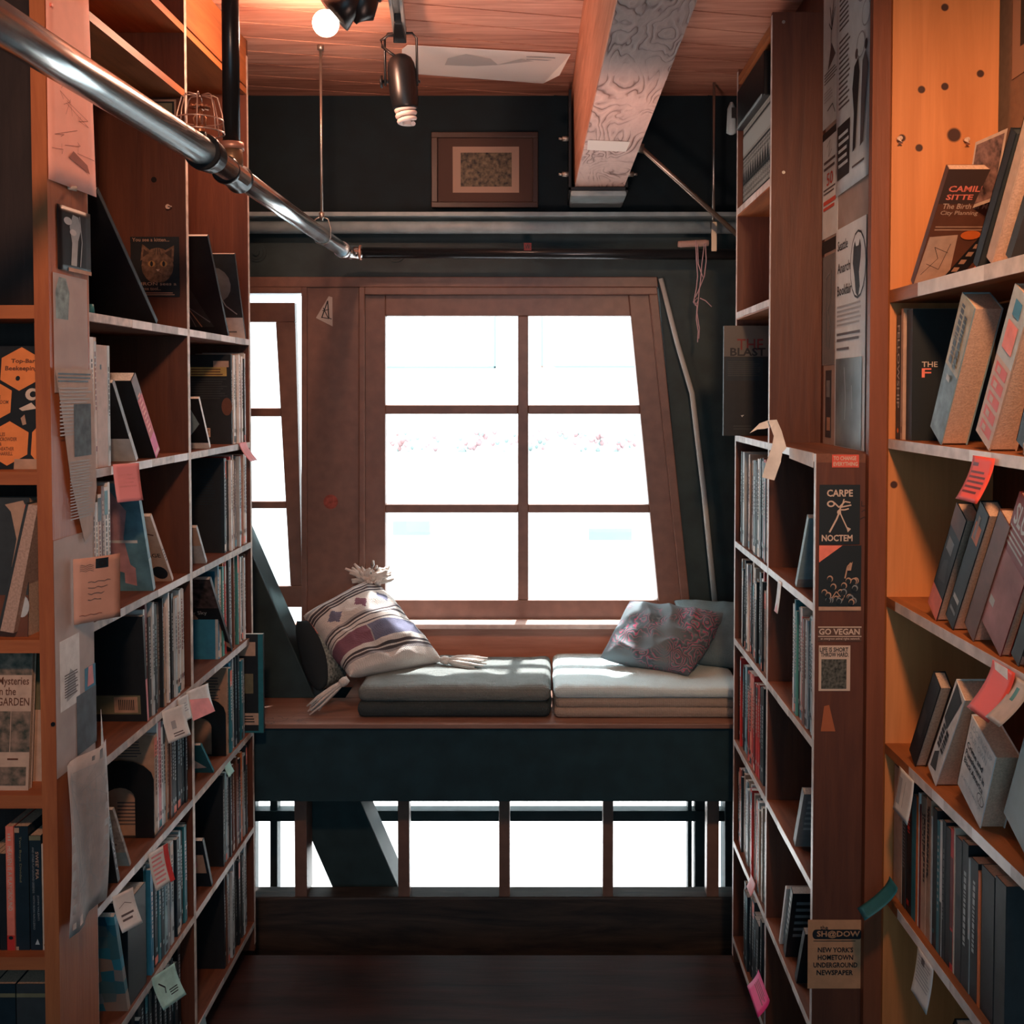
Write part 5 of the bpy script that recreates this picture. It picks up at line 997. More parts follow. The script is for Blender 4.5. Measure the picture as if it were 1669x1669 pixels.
ARTS = [('t', 'Seattle', .07, .90, .42, .945, BLK), ('t', 'Anarchist', .07, .80, .66, .845, BLK), ('t', 'Bookfair', .07, .70, .56, .745, BLK), ('e', .76, .81, .25, .145, BLK), ('e', .76, .81, .235, .135, WP), ('p', [(x_, .79 + (y_ - .82) * .75) for x_, y_ in CATP], BLK),
        ('l', .07, .56, .9, .66, 5, INKB), ('l', .07, .49, .9, .54, 2, INK), ('l', .07, .45, .6, .475, 1, INK), ('r', .05, .03, .92, .42, mat('photo_grey', (.12, .15, .15), .3, build=speckle(9, .6, 0))), ('s', [(.35, .38), (.4, .25), (.38, .15)], .003, GP), ('s', [(.6, .3), (.62, .2)], .002, GP)]
post('white poster lettered Seattle Anarchist Bookfair with a black cat in a circle', 1362, 378, 736, 1412, WP, ARTS, lift=.0030)
post('small dark stickers strip at the foot of the right back panel', 1346, 604, 712, 1356, mat('dark_sticker_strip', (.05, .05, .06), .5), [('r', .2, .6, .8, .85, K['grey']), ('r', .3, .1, .9, .3, K['tan'])], name='sticker', cat='sticker', lift=.0014)
# ---- wall picture top right
g = M(); a = PXp(1650, 130, .934); cv = Canvas(g, (.9335, a.y, a.z), (0, -1, 0), (0, 0, 1), .26, .45)
sheet('print', 'tan mounted dark print on the beige wall at the top right corner', 'picture', (.9335, a.y, a.z), (0, -1, 0), (0, 0, 1), .26, .34, mat('print_mount', (.50, .30, .20), .7), [('r', .14, .16, .9, .9, K['charcoal']), ('s', [(.2, .3), (.35, .6), (.3, .85)], .004, K['grey']), ('s', [(.3, .2), (.45, .5), (.4, .8)], .003, K['silver'])])

# ================================================================ NEAR RIGHT CASE CONTENTS
def slab(label, foot_px, z, lean, Wd, h, T, cov, art=(), pages=None, dx=0.0, yaw=0, group=None, hard=True):
    """a book shown cover to the aisle, thick pages toward the camera, toppled toward the camera"""
    y = PXp(foot_px, 640, NX).y; x = nx_(y) + .010 + dx; bt = .0018
    g = M(); p = M(); g.box(0, bt, 0, Wd, 0, h, cov); g.box(T - bt, T, 0, Wd, 0, h, cov); g.box(0, T, Wd - .002, Wd, 0, h, cov); p.box(bt, T - bt, .002, Wd - .002, .002, h - .002, pages or PGC)
    Canvas(g, (0, Wd, 0), (0, -1, 0), (0, 0, 1), Wd, h).draw(art)
    mt = Matrix.Translation((x, y, z + .0005)) @ Matrix.Rotation(R(yaw), 4, 'Z') @ Matrix.Rotation(R(lean), 4, 'X')
    o = g.build('book', matrix=mt); p.build('page_block', o); return tag(o, label, 'book', group)
PGC = mat('cream_page_block', (.56, .36, .26), .8, build=speckle(320, .15, .2))
ylo = lambda p_: PXp(p_, 640, NX).y
# top shelf
n1 = 'top shelf of the pine case'
CAM = [('r', 0, 0, 1, 1, K['brown']), ('r', 0, .72, 1, 1, mat('cover_dim', (.06, .035, .03), .5)), ('T', 'CAMILLO', .07, .82, .60, .87, K['coral']), ('T', 'SITTE', .07, .755, .38, .80, K['coral']), ('t', 'The Birth of Modern', .06, .68, .80, .725, K['beige']), ('t', 'City Planning', .06, .62, .50, .665, K['beige']), ('l', .05, .49, .8, .54, 2, K['tan']),
       ('p', [(0, 0), (.42, 0), (.35, .46), (.02, .44)], K['beige']), ('s', [(.05, .1), (.2, .25), (.12, .35), (.3, .3)], .001, BLK), ('s', [(.08, .2), (.25, .15), (.3, .38)], .001, BLK), ('p', [(.30, .02), (.52, .02), (.80, .46), (.66, .50)], BLK)] + [('p', [(.36 + i * .055, .06 + i * .07), (.43 + i * .055, .06 + i * .07), (.45 + i * .055, .10 + i * .07), (.38 + i * .055, .10 + i * .07)], K['tan']) for i in range(6)] + [('p', [(.6, 0), (.95, 0), (.95, .3), (.7, .22)], K['coral']), ('e', .72, .30, .08, .05, BLK), ('e', .5, .46, .12, .04, K['orange'])]
b_ = book('brown paperback titled The Birth of Modern City Planning leaning on the top right shelf', None, NX + .012, ylo(1476), NZ[0] + .0005, .016, .155, .255, 'R', K['brown'], PGC, lean=43, yaw=0, near=CAM, spine=[('r', 0, 0, 1, 1, K['brown'])])
sheet('photo_card', 'dark narrow photo card tucked in front of the brown city planning paperback', 'card', PXp(1572, 344, NX + .07), (.35, -.94, .1), (-.02, -.42, .9), .075, .125, K['beige'], [('r', .06, .05, .94, .95, mat('dim_photo', (.09, .05, .045), .5, build=speckle(60, .7, 0, c=(.3, .16, .13))))])
slab('slim black book behind a white edged one, ' + n1, 1570, NZ[0], 36, .022, .235, .15, K['black'], pages=K['charcoal'])
slab('thick cream paperback showing its pages, ' + n1, 1592, NZ[0], 34, .028, .245, .15, K['beige'])
BLD = [('r', 0, 0, 1, 1, K['charcoal']), ('p', [(0, .55), (1, .75), (1, 1), (0, 1)], K['tan']), ('p', [(.0, .62), (.6, .95), (1, .95), (1, .78), (.3, .6)], K['grey']), ('p', [(.15, .12), (.55, .2), (.62, .62), (.3, .56)], K['silver'])] + [('s', [(.2 + i * .07, .2), (.33 + i * .055, .58)], .002, K['charcoal']) for i in range(5)] + [('s', [(.2, .12), (.25, .3)], .005, K['white'])]
book('grey paperback with a columned building cover leaning, ' + n1, None, NX + .03, ylo(1612), NZ[0] + .0005, .02, .16, .22, 'R', K['charcoal'], PGC, lean=36, yaw=0, near=BLD)
book('pale pink book with red lettering at the picture edge, ' + n1, None, NX + .05, ylo(1640), NZ[0] + .0005, .03, .16, .26, 'R', K['pink'], PGC, lean=32, yaw=0, near=[('r', 0, .4, 1, 1, K['beige']), ('l', .1, .5, .8, .9, 6, K['coral'])])
# second shelf
n2 = 'second shelf of the pine case'
yq = 2.122
for lb, t_, h_, cv_, art in (('dark spine lettered Fellowship at the far end, ' + n2, .026, .250, K['charcoal'], [('vt', 'FELLOWSHIP', .2, .25, .75, .92, K['silver']), ('e', .5, .07, .2, .02, K['orange'])]),
                             ('slim tan spine beside the Fellowship one, ' + n2, .012, .262, K['tan'], [('r', .3, .05, .7, .1, K['brown'])])):
    yq -= t_; book(lb, None, NX + .012, yq, NZ[1] + .0005, t_, .15, h_, 'R', cv_, PGC, spine=art); yq -= .001
MAN = [('r', 0, 0, 1, 1, BKS), ('e', .79, .80, .075, .05, K['tan']), ('e', .79, .83, .08, .035, K['brown']), ('r', .74, .79, .80, .803, BLK), ('p', [(.62, .45), (.66, .66), (.74, .73), (.9, .72), (1, .6), (1, .4), (.75, .4)], mat('dark_coat', (.035, .033, .03), .7)), ('p', [(.70, .57), (.82, .58), (.84, .61), (.72, .61)], K['tan']), ('t', 'THE', .12, .56, .32, .60, K['cream']), ('t', 'F', .12, .48, .24, .55, K['coral'])] + [('e', .5 + .05 * (i % 5), .1 + .04 * (i // 3), .008, .005, K['grey']) for i in range(12)]
yq -= .034; book('black hardback with a bald man on its cover, second shelf of the pine case', None, NX + .018, yq, NZ[1] + .0005, .032, .155, .258, 'R', K['black'], PGC, near=MAN, hard=True)
LND = [('r', 0, 0, 1, .5, mat('misty_sea', (.13, .20, .24), .5, build=speckle(40, .4, 0))), ('r', 0, .5, 1, 1, mat('misty_gold', (.38, .33, .22), .5, build=speckle(30, .3, 0))), *dash(K['charcoal'], .2, .42, .55, .95, 3), *dash(K['charcoal'], .55, .75, .55, .9, 4), ('r', .35, .42, .6, .46, K['silver'])]
slab('fat paperback with a misty blue and gold cover leaning, ' + n2, 1520, NZ[1], 31, .062, .275, .048, K['pale blue'], LND)
RLT = [('r', 0, 0, 1, .55, K['beige']), ('r', 0, .55, 1, 1, K['silver'])] + [('r', .15, .05 + .1 * i, .85, .12 + .1 * i, REDS) for i in range(5)] + [('r', .28, .065 + .1 * i, .5, .105 + .1 * i, K['beige']) for i in range(5)] + [('r', .2, .62, .8, .8, K['coral']), ('r', .3, .84, .7, .94, K['blue'])]
slab('fat paperback with big red block letters leaning, ' + n2, 1592, NZ[1], 31, .062, .27, .045, K['beige'], RLT)
slab('dark book with tan pages at the picture edge, ' + n2, 1652, NZ[1], 26, .05, .26, .05, K['black'], [('r', .2, .2, .8, .4, K['coral']), ('r', .2, .7, .8, .9, K['cream'])])
m = M(); c = PXp(1648, 722, NX - .01); m.tube([c + Vector((.0, .03, .0)), c + Vector((0, .03, .014)), c + Vector((0, -.06, .018)), c + Vector((0, -.06, .0)), c + Vector((0, .03, 0))], .0035, mat('pale_clip', (.55, .42, .34), .5), 8); 
c2 = NZ[1] - min(v_.z for v_ in m.v) + .0005; m.v = [v_ + Vector((.035, 0, c2)) for v_ in m.v]; tag(m.build('wooden_clip'), 'pale wooden loop lying on the second pine shelf at the picture edge', 'clip')
# third shelf
n3 = 'third shelf of the pine case'
slab('black paperback with a torn orange and red cover leaning, ' + n3, 1516, NZ[2], 33, .050, .24, .028, K['black'], [('r', 0, 0, 1, .22, K['coral']), ('r', 0, .8, 1, 1, K['brown']), ('p', [(.2, .3), (.8, .35), (.6, .55), (.3, .5)], K['charcoal']), ('r', .3, .24, .6, .3, K['black']), ('r', .2, .6, .7, .72, K['grey'])])
slab('black paperback with small orange figures leaning, ' + n3, 1541, NZ[2], 33, .040, .262, .030, K['black'], [('r', .2, .72, .8, .86, K['orange']), ('r', .3, .74, .5, .92, K['tan']), ('r', .2, .2, .8, .24, K['silver']), ('r', .2, .1, .8, .13, K['grey'])])
slab('thick cream paged hardback leaning, ' + n3, 1572, NZ[2], 32, .045, .25, .055, K['brown'])
SLM = [('r', 0, 0, 1, 1, mat('slum_red_grey', (.32, .16, .17), .6, build=speckle(12, .35, 0))), ('r', 0, .6, 1, 1, K['maroon']), ('T', 'SLUMS', .08, .80, .95, .95, K['silver']), ('r', .05, .765, .98, .78, K['silver']), ('l', .08, .64, .8, .75, 3, K['silver']), ('r', .1, .18, .3, .24, K['silver'])]
slab('book titled SLUMS in big pale capitals leaning, ' + n3, 1613, NZ[2], 31, .088, .262, .016, K['maroon'], SLM)
slab('tan paged book beside the SLUMS one, ' + n3, 1640, NZ[2], 30, .03, .24, .05, K['charcoal'])
slab('cream paged black book at the picture edge, ' + n3, 1664, NZ[2], 28, .05, .25, .06, K['black'])
# fourth shelf
n4 = 'fourth shelf of the pine case'
slab('black book leaning furthest back, ' + n4, 1487, NZ[3], 33, .040, .225, .022, K['black'], [('r', .2, .3, .7, .6, K['charcoal'])], pages=PG)
slab('white book with black brush art leaning, ' + n4, 1518, NZ[3], 33, .048, .235, .060, K['white'], [('p', [(.1, .6), (.5, .55), (.9, .95), (.2, 1)], BKS), ('p', [(.2, .05), (.7, .1), (.5, .3), (.2, .22)], K['charcoal']), *dash(BLK, .2, .45, .34, .56, 5), *dash(BLK, .55, .8, .36, .56, 6)])
LOK = [('t', 'LOCKING UP', .08, .86, .92, .94, K['silver']), ('t', 'OUR OWN', .08, .74, .78, .82, K['silver']), ('T', 'Crime and', .08, .60, .72, .68, BLK), ('T', 'Punishment in', .08, .49, .85, .57, BLK), ('T', 'Black America', .08, .38, .86, .46, BLK), ('t', 'JAMES FORMAN JR', .1, .16, .9, .22, K['silver']), ('e', .84, .30, .13, .07, BLK), ('e', .84, .30, .115, .06, K['white']), ('s', [(.8, .25), (.84, .35), (.88, .25)], .001, BLK)]
slab('white hardback titled Locking Up Our Own leaning, ' + n4, 1586, NZ[3], 22, .105, .150, .042, K['white'], LOK)
slab('plain pale blue grey book at the picture edge, ' + n4, 1656, NZ[3], 25, .115, .20, .05, K['pale blue'], [('r', 0, 0, 1, 1, mat('pale_blue_cover_plain', (.30, .40, .43), .5, build=speckle(20, .08, 0)))], dx=.012)
# fifth shelf: upright spines
n5 = 'fifth shelf of the pine case'
sp5 = [('beige', .050, .268, [('t', 'W\nH', .7, .62, .98, .82, BLK)], 'pale blank'), ('charcoal', .020, .262, [('l', .2, .3, .8, .9, 22, K['grey'])], 'speckled charcoal'), ('black', .030, .265, [*dash(K['red'], .3, .75, .6, .9, 7), ('r', .25, .3, .7, .36, K['navy']), ('r', .25, .06, .7, .10, K['red'])], 'black red lettered'), ('teal', .022, .245, [], 'dull teal'),
       ('orange', .010, .250, [], 'thin orange'), ('white', .006, .26, [], 'thin white'), ('maroon', .008, .24, [], 'thin maroon'), ('beige', .026, .262, [('vt', 'JUSTICE', .15, .55, .5, .88, BLK), *dash(BLK, .6, .85, .4, .88, 8)], 'grey beige'), ('tan', .022, .268, dash(BLK, .2, .42, .45, .92, 9) + dash(BLK, .55, .8, .5, .95, 10), 'tan lettered'),
       ('silver', .008, .24, [], 'thin silver'), ('black', .020, .26, [('r', .2, .1, .5, .13, K['teal'])], 'plain black'), ('teal', .014, .245, [('l', .3, .3, .7, .9, 12, K['silver'])], 'teal dashed'), ('white', .010, .25, [('r', 0, 0, 1, .4, K['charcoal'])], 'white topped'), ('navy', .016, .255, dash(K['grey'], .35, .6, .3, .8, 11), 'navy lettered'),
       ('black', .020, .25, [], 'wide black'), ('red', .014, .255, [('r', 0, .3, 1, .8, K['maroon']), ('r', 0, .05, 1, .28, K['black'])], 'red and maroon'), ('cream', .006, .262, [], 'thin cream'), ('charcoal', .028, .25, [('r', .2, .5, .8, .6, K['navy'])], 'wide charcoal'), ('black', .026, .255, dash(K['silver'], .35, .7, .3, .8, 12), 'black silver lettered'),
       ('silver', .008, .235, [('r', 0, 0, 1, .4, K['charcoal'])], 'thin pale'), ('black', .030, .24, dash(K['silver'], .35, .65, .35, .85, 13), 'thick black lettered'), ('orange', .010, .23, [], 'slim orange'), ('black', .05, .245, [], 'thickest black'), ('charcoal', .04, .25, [], 'thick charcoal')]
yq = 2.118
for cn, t_, h_, art, lb in sp5:
    yq -= t_
    if yq < ya + .02: break
    book('%s spine standing upright, %s' % (lb, n5), 'spines on the ' + n5, nx_(yq) + .014, yq, NZ[4] + .0005, t_ - .0008, .155, h_, 'R', K[cn], PGC, spine=art)
slab('black and white scribble covered book on the lowest pine shelf', 1532, NZ[4] - .31, 30, .07, .24, .05, K['black'], [('l', .1, .1, .9, .9, 20, K['silver'])] + [('s', [(.1 + .1 * i, .2), (.3 + .08 * i, .5), (.1 + .1 * i, .8)], .0025, K['silver']) for i in range(6)])

# ================================================================ NOTES ON THE SHELF EDGES
def note(label, side, pxa, pya, w_, h_, mt, art=(), flare=.02, X=None, skew=0, name='note', yawd=0, outline=None):
    """slip hanging from a shelf edge, curling out toward the aisle; pxa, pya: its top left corner"""
    X = X if X is not None else (LX + .0022 if side == 'L' else RX - .0022)
    p = PXp(pxa, pya, X); s_ = 1 if side == 'L' else -1
    u_ = Matrix.Rotation(R(-yawd * s_), 3, 'Z') @ Vector((0, s_, 0)); v_ = Vector((0, skew, 1)).normalized()
    return sheet(name, label, 'note', p - v_ * h_, u_, v_, w_, h_, mt, art, bend=(lambda x, y: flare * (1 - y) ** 1.6), group='paper slips on the shelf edges')
SCR = lambda c: [('l', .15, .35, .85, .75, 4, c)]
MINT, NPK, NRD, NWH = K['mint'], mat('note_pink', (.72, .28, .30), .6), mat('note_red', (.86, .09, .06), .55), mat('note_white', (.68, .67, .64), .6, build=speckle(30, .1, 0))
note('pink slip hanging from the second shelf edge, near bay, left bookcase', 'L', 184, 757, .060, .078, NPK, SCR(K['pink']), .014, yawd=35)
note('small pale pink slip hanging from the second shelf edge, far bay, left bookcase', 'L', 389, 722, .075, .058, K['pink'], (), .03, skew=-.3)
note('white price tag hanging from the fourth shelf edge, left of the other tags', 'L', 264, 1160, .070, .072, NWH, [('r', .3, .35, .5, .6, INKB), ('l', .3, .1, .8, .25, 2, INK)], .02, yawd=25)
note('narrow white tag between two others on the fourth shelf edge, left bookcase', 'L', 289, 1140, .050, .060, NWH, SCR(INKB), .01, yawd=10)
note('white and pink tag with pink streaks on the fourth shelf edge, left bookcase', 'L', 303, 1128, .085, .070, K['white'], [('p', [(0, 0), (1, 0), (.9, .5), (.1, .7)], K['pink']), ('r', .2, .3, .35, .6, NPK)], .02, yawd=20)
note('crumpled pale tag on the fifth shelf edge, far bay, left bookcase', 'L', 366, 1250, .05, .03, MINT, (), .012)
note('white lined slip with a dark red edge on the fifth shelf edge, left bookcase', 'L', 242, 1392, .062, .082, NWH, [('r', .75, 0, 1, 1, K['red']), ('l', .1, .1, .7, .9, 7, K['pink'])], .02, yawd=20)
note('small creased white note on the fifth shelf edge at the near end, left bookcase', 'L', 183, 1462, .050, .068, NWH, [('s', [(.2, .6), (.5, .7), (.8, .6)], .0012, INK), ('l', .2, .2, .8, .45, 2, INK)], .03, yawd=30)
note('mint green note with dark writing hanging from the sixth shelf edge, left bookcase', 'L', 247, 1594, .070, .066, MINT, [('s', [(.2, .7), (.4, .5), (.35, .35)], .003, BLK), ('l', .5, .2, .85, .4, 3, BLK)], .035, yawd=25)
note('pale blue stub label on the bottom shelf edge, far bay, left bookcase', 'L', 326, 1668, .04, .03, K['pale blue'], (), .004)
g = M(); RBN = mat('ribbon_white', (.74, .71, .68), .7, build=speckle(30, .12, .1))
for pts, y_, d_ in (([(1222, 706), (1238, 690), (1252, 685), (1258, 696), (1246, 699), (1234, 700)], 2.400, .004), ([(1252, 685), (1266, 684), (1274, 702), (1282, 730), (1275, 738), (1263, 716), (1257, 698)], 2.392, .001),
                    ([(1262, 706), (1272, 728), (1275, 740), (1272, 754), (1262, 750), (1258, 730)], 2.386, .001), ([(1258, 728), (1273, 752), (1268, 766), (1262, 783), (1242, 778), (1248, 756)], 2.380, .001)):
    g.prism([PY(a, b, y_ - .0006 * k) for k, (a, b) in enumerate(pts)], (0, .0008, d_ * 0), RBN)
tag(g.build('paper_ribbon'), 'crumpled white paper ribbon hanging over the ledge edge, right bookcase', 'ribbon')
p_, q_ = PXp(1287, 728, RX - .0014), PXp(1326, 738, RX - .0014)
g = M(); g.hexa([(RX - .0012, q_.y, RZ[0] - .030), (RX - .0012, p_.y, RZ[0] - .024), (RX - .0022, p_.y, RZ[0] - .024), (RX - .0022, q_.y, RZ[0] - .030), (RX - .0012, q_.y, RZ[0] + .001), (RX - .0012, p_.y, RZ[0] + .001), (RX - .0022, p_.y, RZ[0] + .001), (RX - .0022, q_.y, RZ[0] + .001)], RBN)
tag(g.build('tape_strip'), 'bright white tape strip on the near ledge edge of the right bookcase', 'tape')
note('narrow white slip hanging from the shelf below the ledge, right bookcase', 'R', 1268, 945, .036, .075, K['white'], [('p', [(.0, 0), (.9, 0), (.5, .3)], K['pink'])], .008)
note('bright pink note hanging from the bottom shelf, far bay, right bookcase', 'R', 1236, 1580, .14, .042, mat('note_magenta', (.85, .06, .26), .5), SCR(K['maroon']), .03, skew=.1)
note('pink white tag on the fifth shelf edge, far bay, right bookcase', 'R', 1224, 1424, .06, .035, K['pink'], (), .012)
note('bright red note hanging from the second pine shelf at the right', 'R', 1586, 742, .085, .072, NRD, [('l', .1, .15, .85, .7, 5, K['maroon']), ('r', .1, .78, .35, .86, K['maroon'])], .028, X=nx_(1.73) - .0012)
note('large bright red paper hanging from the third pine shelf at the right', 'R', 1618, 1075, .080, .076, NRD, [('p', [(.2, .85), (.8, .8), (.7, 1), (.1, 1)], K['white'])], .040, X=nx_(1.645) - .0022)
note('folded white tag with green marks beside the large red paper', 'R', 1655, 1102, .05, .062, K['cream'], [('r', .3, .5, .5, .8, K['sea green'])], .045, X=nx_(1.58) - .0022)
note('pointed white tag hanging from the fourth pine shelf at its far end', 'R', 1466, 1248, .082, .085, NWH, [('p', [(.1, .2), (.3, .2), (.3, .8), (.1, .8)], INKB), ('s', [(.5, .2), (.52, .8)], .002, INKB)], .012, X=NX - .0005)
note('white receipt hanging from the fifth pine shelf edge', 'R', 1496, 1541, .080, .085, NWH, [('l', .1, .3, .9, .9, 8, INKB), ('r', .3, .75, .5, .9, INK)], .012, X=nx_(1.95) - .0022)
note('dark teal paper flag at the far end of the fifth pine shelf', 'R', 1450, 1428, .05, .066, K['teal'], (), .065, X=NX - .0012)

# ================================================================ PAPERS ON THE SIDE OF THE FAR LEFT CASE
def side(label, pl, pt, pr, pb, mt, art=(), name='paper', lift=.0012, bend=None, outline=None, cat='paper'):
    a = PXp(pl, pb, fx1); b = PXp(pr, 636, fx1); tz = PXp(pl, pt, fx1).z
    return sheet(name, label, cat, (fx1 + lift, a.y, a.z), (0, 1, 0), (0, 0, 1), b.y - a.y, tz - a.z, mt, art, bend=bend, outline=outline)
PKP = mat('pink_poster', (.85, .42, .34), .7, build=speckle(20, .05, 0))
INKS = mat('brown_pencil', (.30, .12, .10), .8)
rr = random.Random(21); dr = []
for i in range(10):
    x_, y_ = rr.uniform(.25, .7), rr.uniform(.1, .55); dr.append(('s', [(x_ + rr.uniform(-.12, .12) * j, y_ + rr.uniform(-.05, .05)) for j in range(4)], .0008, INKS))
side('pink poster with a faint pencil drawing pinned high at the left', 78, -60, 152, 292, PKP, dr + [('l', .42, .52, .85, .60, 3, INKS), ('p', [(.4, .14), (.85, .10), (.8, .14), (.5, .18)], INKS)], 'poster', bend=lambda x, y: .010 * x * (1 - y), cat='poster')
g = M(); c = PXp(80, 8, fx1); g.tube([c, c + Vector((.006, 0, 0))], .0035, K['coral'], 8); tag(g.build('push_pin'), 'tiny red push pin at the top corner of the pink poster', 'pin')
g = M(); c = PXp(110, 306, fx1); g.tube([c, c + Vector((.012, .01, 0))], [.003, .005], K['cream'], 8); tag(g.build('push_pin'), 'clear push pin just under the pink poster', 'pin')
side('black card with a white standing figure pinned below the pink poster', 93, 332, 143, 438, mat('card_black', (.012, .013, .015), .4), [('p', [(.38, .1), (.55, .1), (.6, .5), (.7, .7), (.62, .88), (.45, .9), (.35, .7), (.42, .45)], K['silver']), ('e', .3, .78, .12, .06, K['white']), ('e', .45, .62, .1, .05, K['white']), ('s', [(.65, .9), (.72, .5), (.66, .1)], .003, K['silver']), ('r', .3, .0, 1, .06, K['tan'])], 'postcard', bend=lambda x, y: .008 * x, cat='postcard')
GPP = mat('grey_paper', (.42, .36, .35), .7, build=speckle(14, .1, 0)); BLP = mat('faded_blue_print', (.20, .30, .32), .7, build=speckle(60, .4, 0))
side('long grey sheet with a faded blue portrait on the left case side', 88, 444, 143, 640, GPP, [('p', [(.05, .62), (.4, .62), (.45, .85), (.35, .97), (.15, .97), (.05, .85)], BLP)])
side('grey lower sheet behind the envelope on the left case side', 92, 880, 146, 1270, mat('paper_grey_pale', (.44, .38, .36), .7, build=speckle(14, .12, 0)), [])
NEWS = mat('newsprint', (.44, .37, .33), .8, build=speckle(40, .08, 0))
side('curled newspaper clipping with a dark photo hanging on the left case side', 89, 600, 150, 897, NEWS, [('l', .05, .92, .88, .98, 3, BLK), ('l', .08, .62, .88, .90, 14, INKB), ('r', .42, .50, .86, .80, mat('news_photo', (.07, .10, .12), .7, build=speckle(40, .6, 0))), ('l', .30, .14, .90, .48, 20, INKB)], 'newspaper_clipping', outline=[(0, 1), (.92, 1), (.96, .7), (1, .3), (.86, .04), (.66, 0), (.34, .36), (.12, .8)], lift=.006, cat='newspaper')
side('small white card with an ink drawing on the left case side', 97, 1046, 121, 1162, K['white'], [('p', [(.3, .1), (.8, .15), (.75, .45), (.5, .55), (.35, .4)], INKB), ('l', .2, .15, .9, .5, 9, INK)], 'card', lift=.002, cat='card')
side('small pink and blue photo beside the ink drawing card', 137, 1090, 147, 1135, K['blue'], [('p', [(.2, .3), (.8, .3), (.7, 1), (.3, 1)], K['pink'])], 'photo', lift=.002, cat='photo')
side('dark blue grey card low on the left case side', 124, 1135, 147, 1232, mat('slate_card', (.07, .09, .11), .6, build=speckle(30, .3, 0)), [], 'card', lift=.0026, cat='card')
MAPP = mat('map_paper', (.46, .42, .40), .75, build=speckle(30, .12, 0)); rr = random.Random(33)
mp_ = [('s', [(rr.uniform(.1, .9), rr.uniform(.1, .95)) for j in range(4)], .0009, INKB) for i in range(26)]
side('crumpled pale map sheet hanging low on the left case side', 100, 1246, 146, 1530, MAPP, mp_, 'map_sheet', bend=lambda x, y: .008 * math.sin(x * 7 + y * 3) + .012 + .012 * x * y, lift=.002, cat='paper')
ENV = mat('kraft_envelope', (.52, .29, .22), .7, build=speckle(25, .07, 0))
o_ = PXp(117, 1019, fx1); e_u = Vector((.6, .8, 0)); o_.x += .004; wd_, hd_ = .094, .124
env = [('r', .44, .82, .72, .97, K['navy']), ('e', .58, .89, .09, .05, BLK)] + [('s', [(.12 + .04 * k, .80 + .028 * j + .012 * math.sin(k * 1.6)) for k in range(8)], .0007, INK) for j in range(4)] + [('s', [(.28 + .07 * k, .62 - .09 * j + .012 * math.sin(k * 2.3 + j)) for k in range(8 - j)], .0010, INK) for j in range(4)] + [('s', [(.1 + .06 * k, .12 + .01 * math.sin(k * 2)) for k in range(9)], .0008, K['maroon'])]
sheet('envelope', 'kraft brown envelope with handwriting and a stamp jutting into the aisle, left', 'envelope', o_, e_u, (0, 0, 1), wd_, hd_, ENV, env, bend=lambda x, y: .006 * math.sin(x * 3) * y)
# ================================================================ CUSHIONS AND PILLOWS
def softbox(x0, x1, y0, y1, z0, z1, r, mt, amp=.004, seed=0, n=(40, 30, 8), dip=0, tuft=None, fr=7):
    """rounded, slightly lumpy slab"""
    g = M(); c = Vector(((x0 + x1) / 2, (y0 + y1) / 2, (z0 + z1) / 2)); hx = Vector(((x1 - x0) / 2, (y1 - y0) / 2, (z1 - z0) / 2)); so = Vector((seed * 3.1, seed * 1.7, seed))
    r = min(r, hx.z * .98)
    def P(a, b, d):
        p = Vector((a * hx.x, b * hx.y, d * hx.z)); q = Vector((max(-hx.x + r, min(hx.x - r, p.x)), max(-hx.y + r, min(hx.y - r, p.y)), max(-hx.z + r, min(hx.z - r, p.z)))); e = p - q
        if e.length > 1e-9: p = q + e.normalized() * r
        w = c + p; nn = noise.noise((w + so) * fr) * amp + noise.noise((w + so) * fr * 3.3) * amp * .35
        f = Vector((p.x / hx.x, p.y / hx.y, p.z / hx.z))
        if d > -.99: w.z += nn * (1 if d > 0 else .3)
        w.y += nn * .8 if abs(b) > .9 and d > -.9 else 0; w.x += nn * .8 if abs(a) > .9 and d > -.9 else 0
        if dip and d > 0: w.z -= dip * (1 - abs(a)) * (1 - abs(b))
        if tuft and d > .5:
            for tx, ty in tuft: w.z -= .012 * math.exp(-((a - tx) ** 2 * 90 + (b - ty) ** 2 * 60))
        return w
    def grid(na, nb, fn, flip=False):
        b0 = len(g.v)
        for j in range(nb + 1):
            for i in range(na + 1): g.v.append(fn(-1 + 2 * i / na, -1 + 2 * j / nb))
        for j in range(nb):
            for i in range(na):
                q = [b0 + j * (na + 1) + i, b0 + j * (na + 1) + i + 1, b0 + (j + 1) * (na + 1) + i + 1, b0 + (j + 1) * (na + 1) + i]; g.face(q[::-1] if flip else q, mt, True)
    nx, ny, nz = n
    grid(nx, ny, lambda a, b: P(a, b, 1)); grid(nx, ny, lambda a, b: P(a, b, -1), True)
    grid(nx, nz, lambda a, b: P(a, -1, b)); grid(nx, nz, lambda a, b: P(a, 1, b), True); grid(ny, nz, lambda a, b: P(1, a, b)); grid(ny, nz, lambda a, b: P(-1, a, b), True)
    return g
def weld(o, d=.0006):
    bm = bmesh.new(); bm.from_mesh(o.data); bmesh.ops.remove_doubles(bm, verts=bm.verts, dist=d); bmesh.ops.recalc_face_normals(bm, faces=bm.faces); bm.to_mesh(o.data); bm.free()
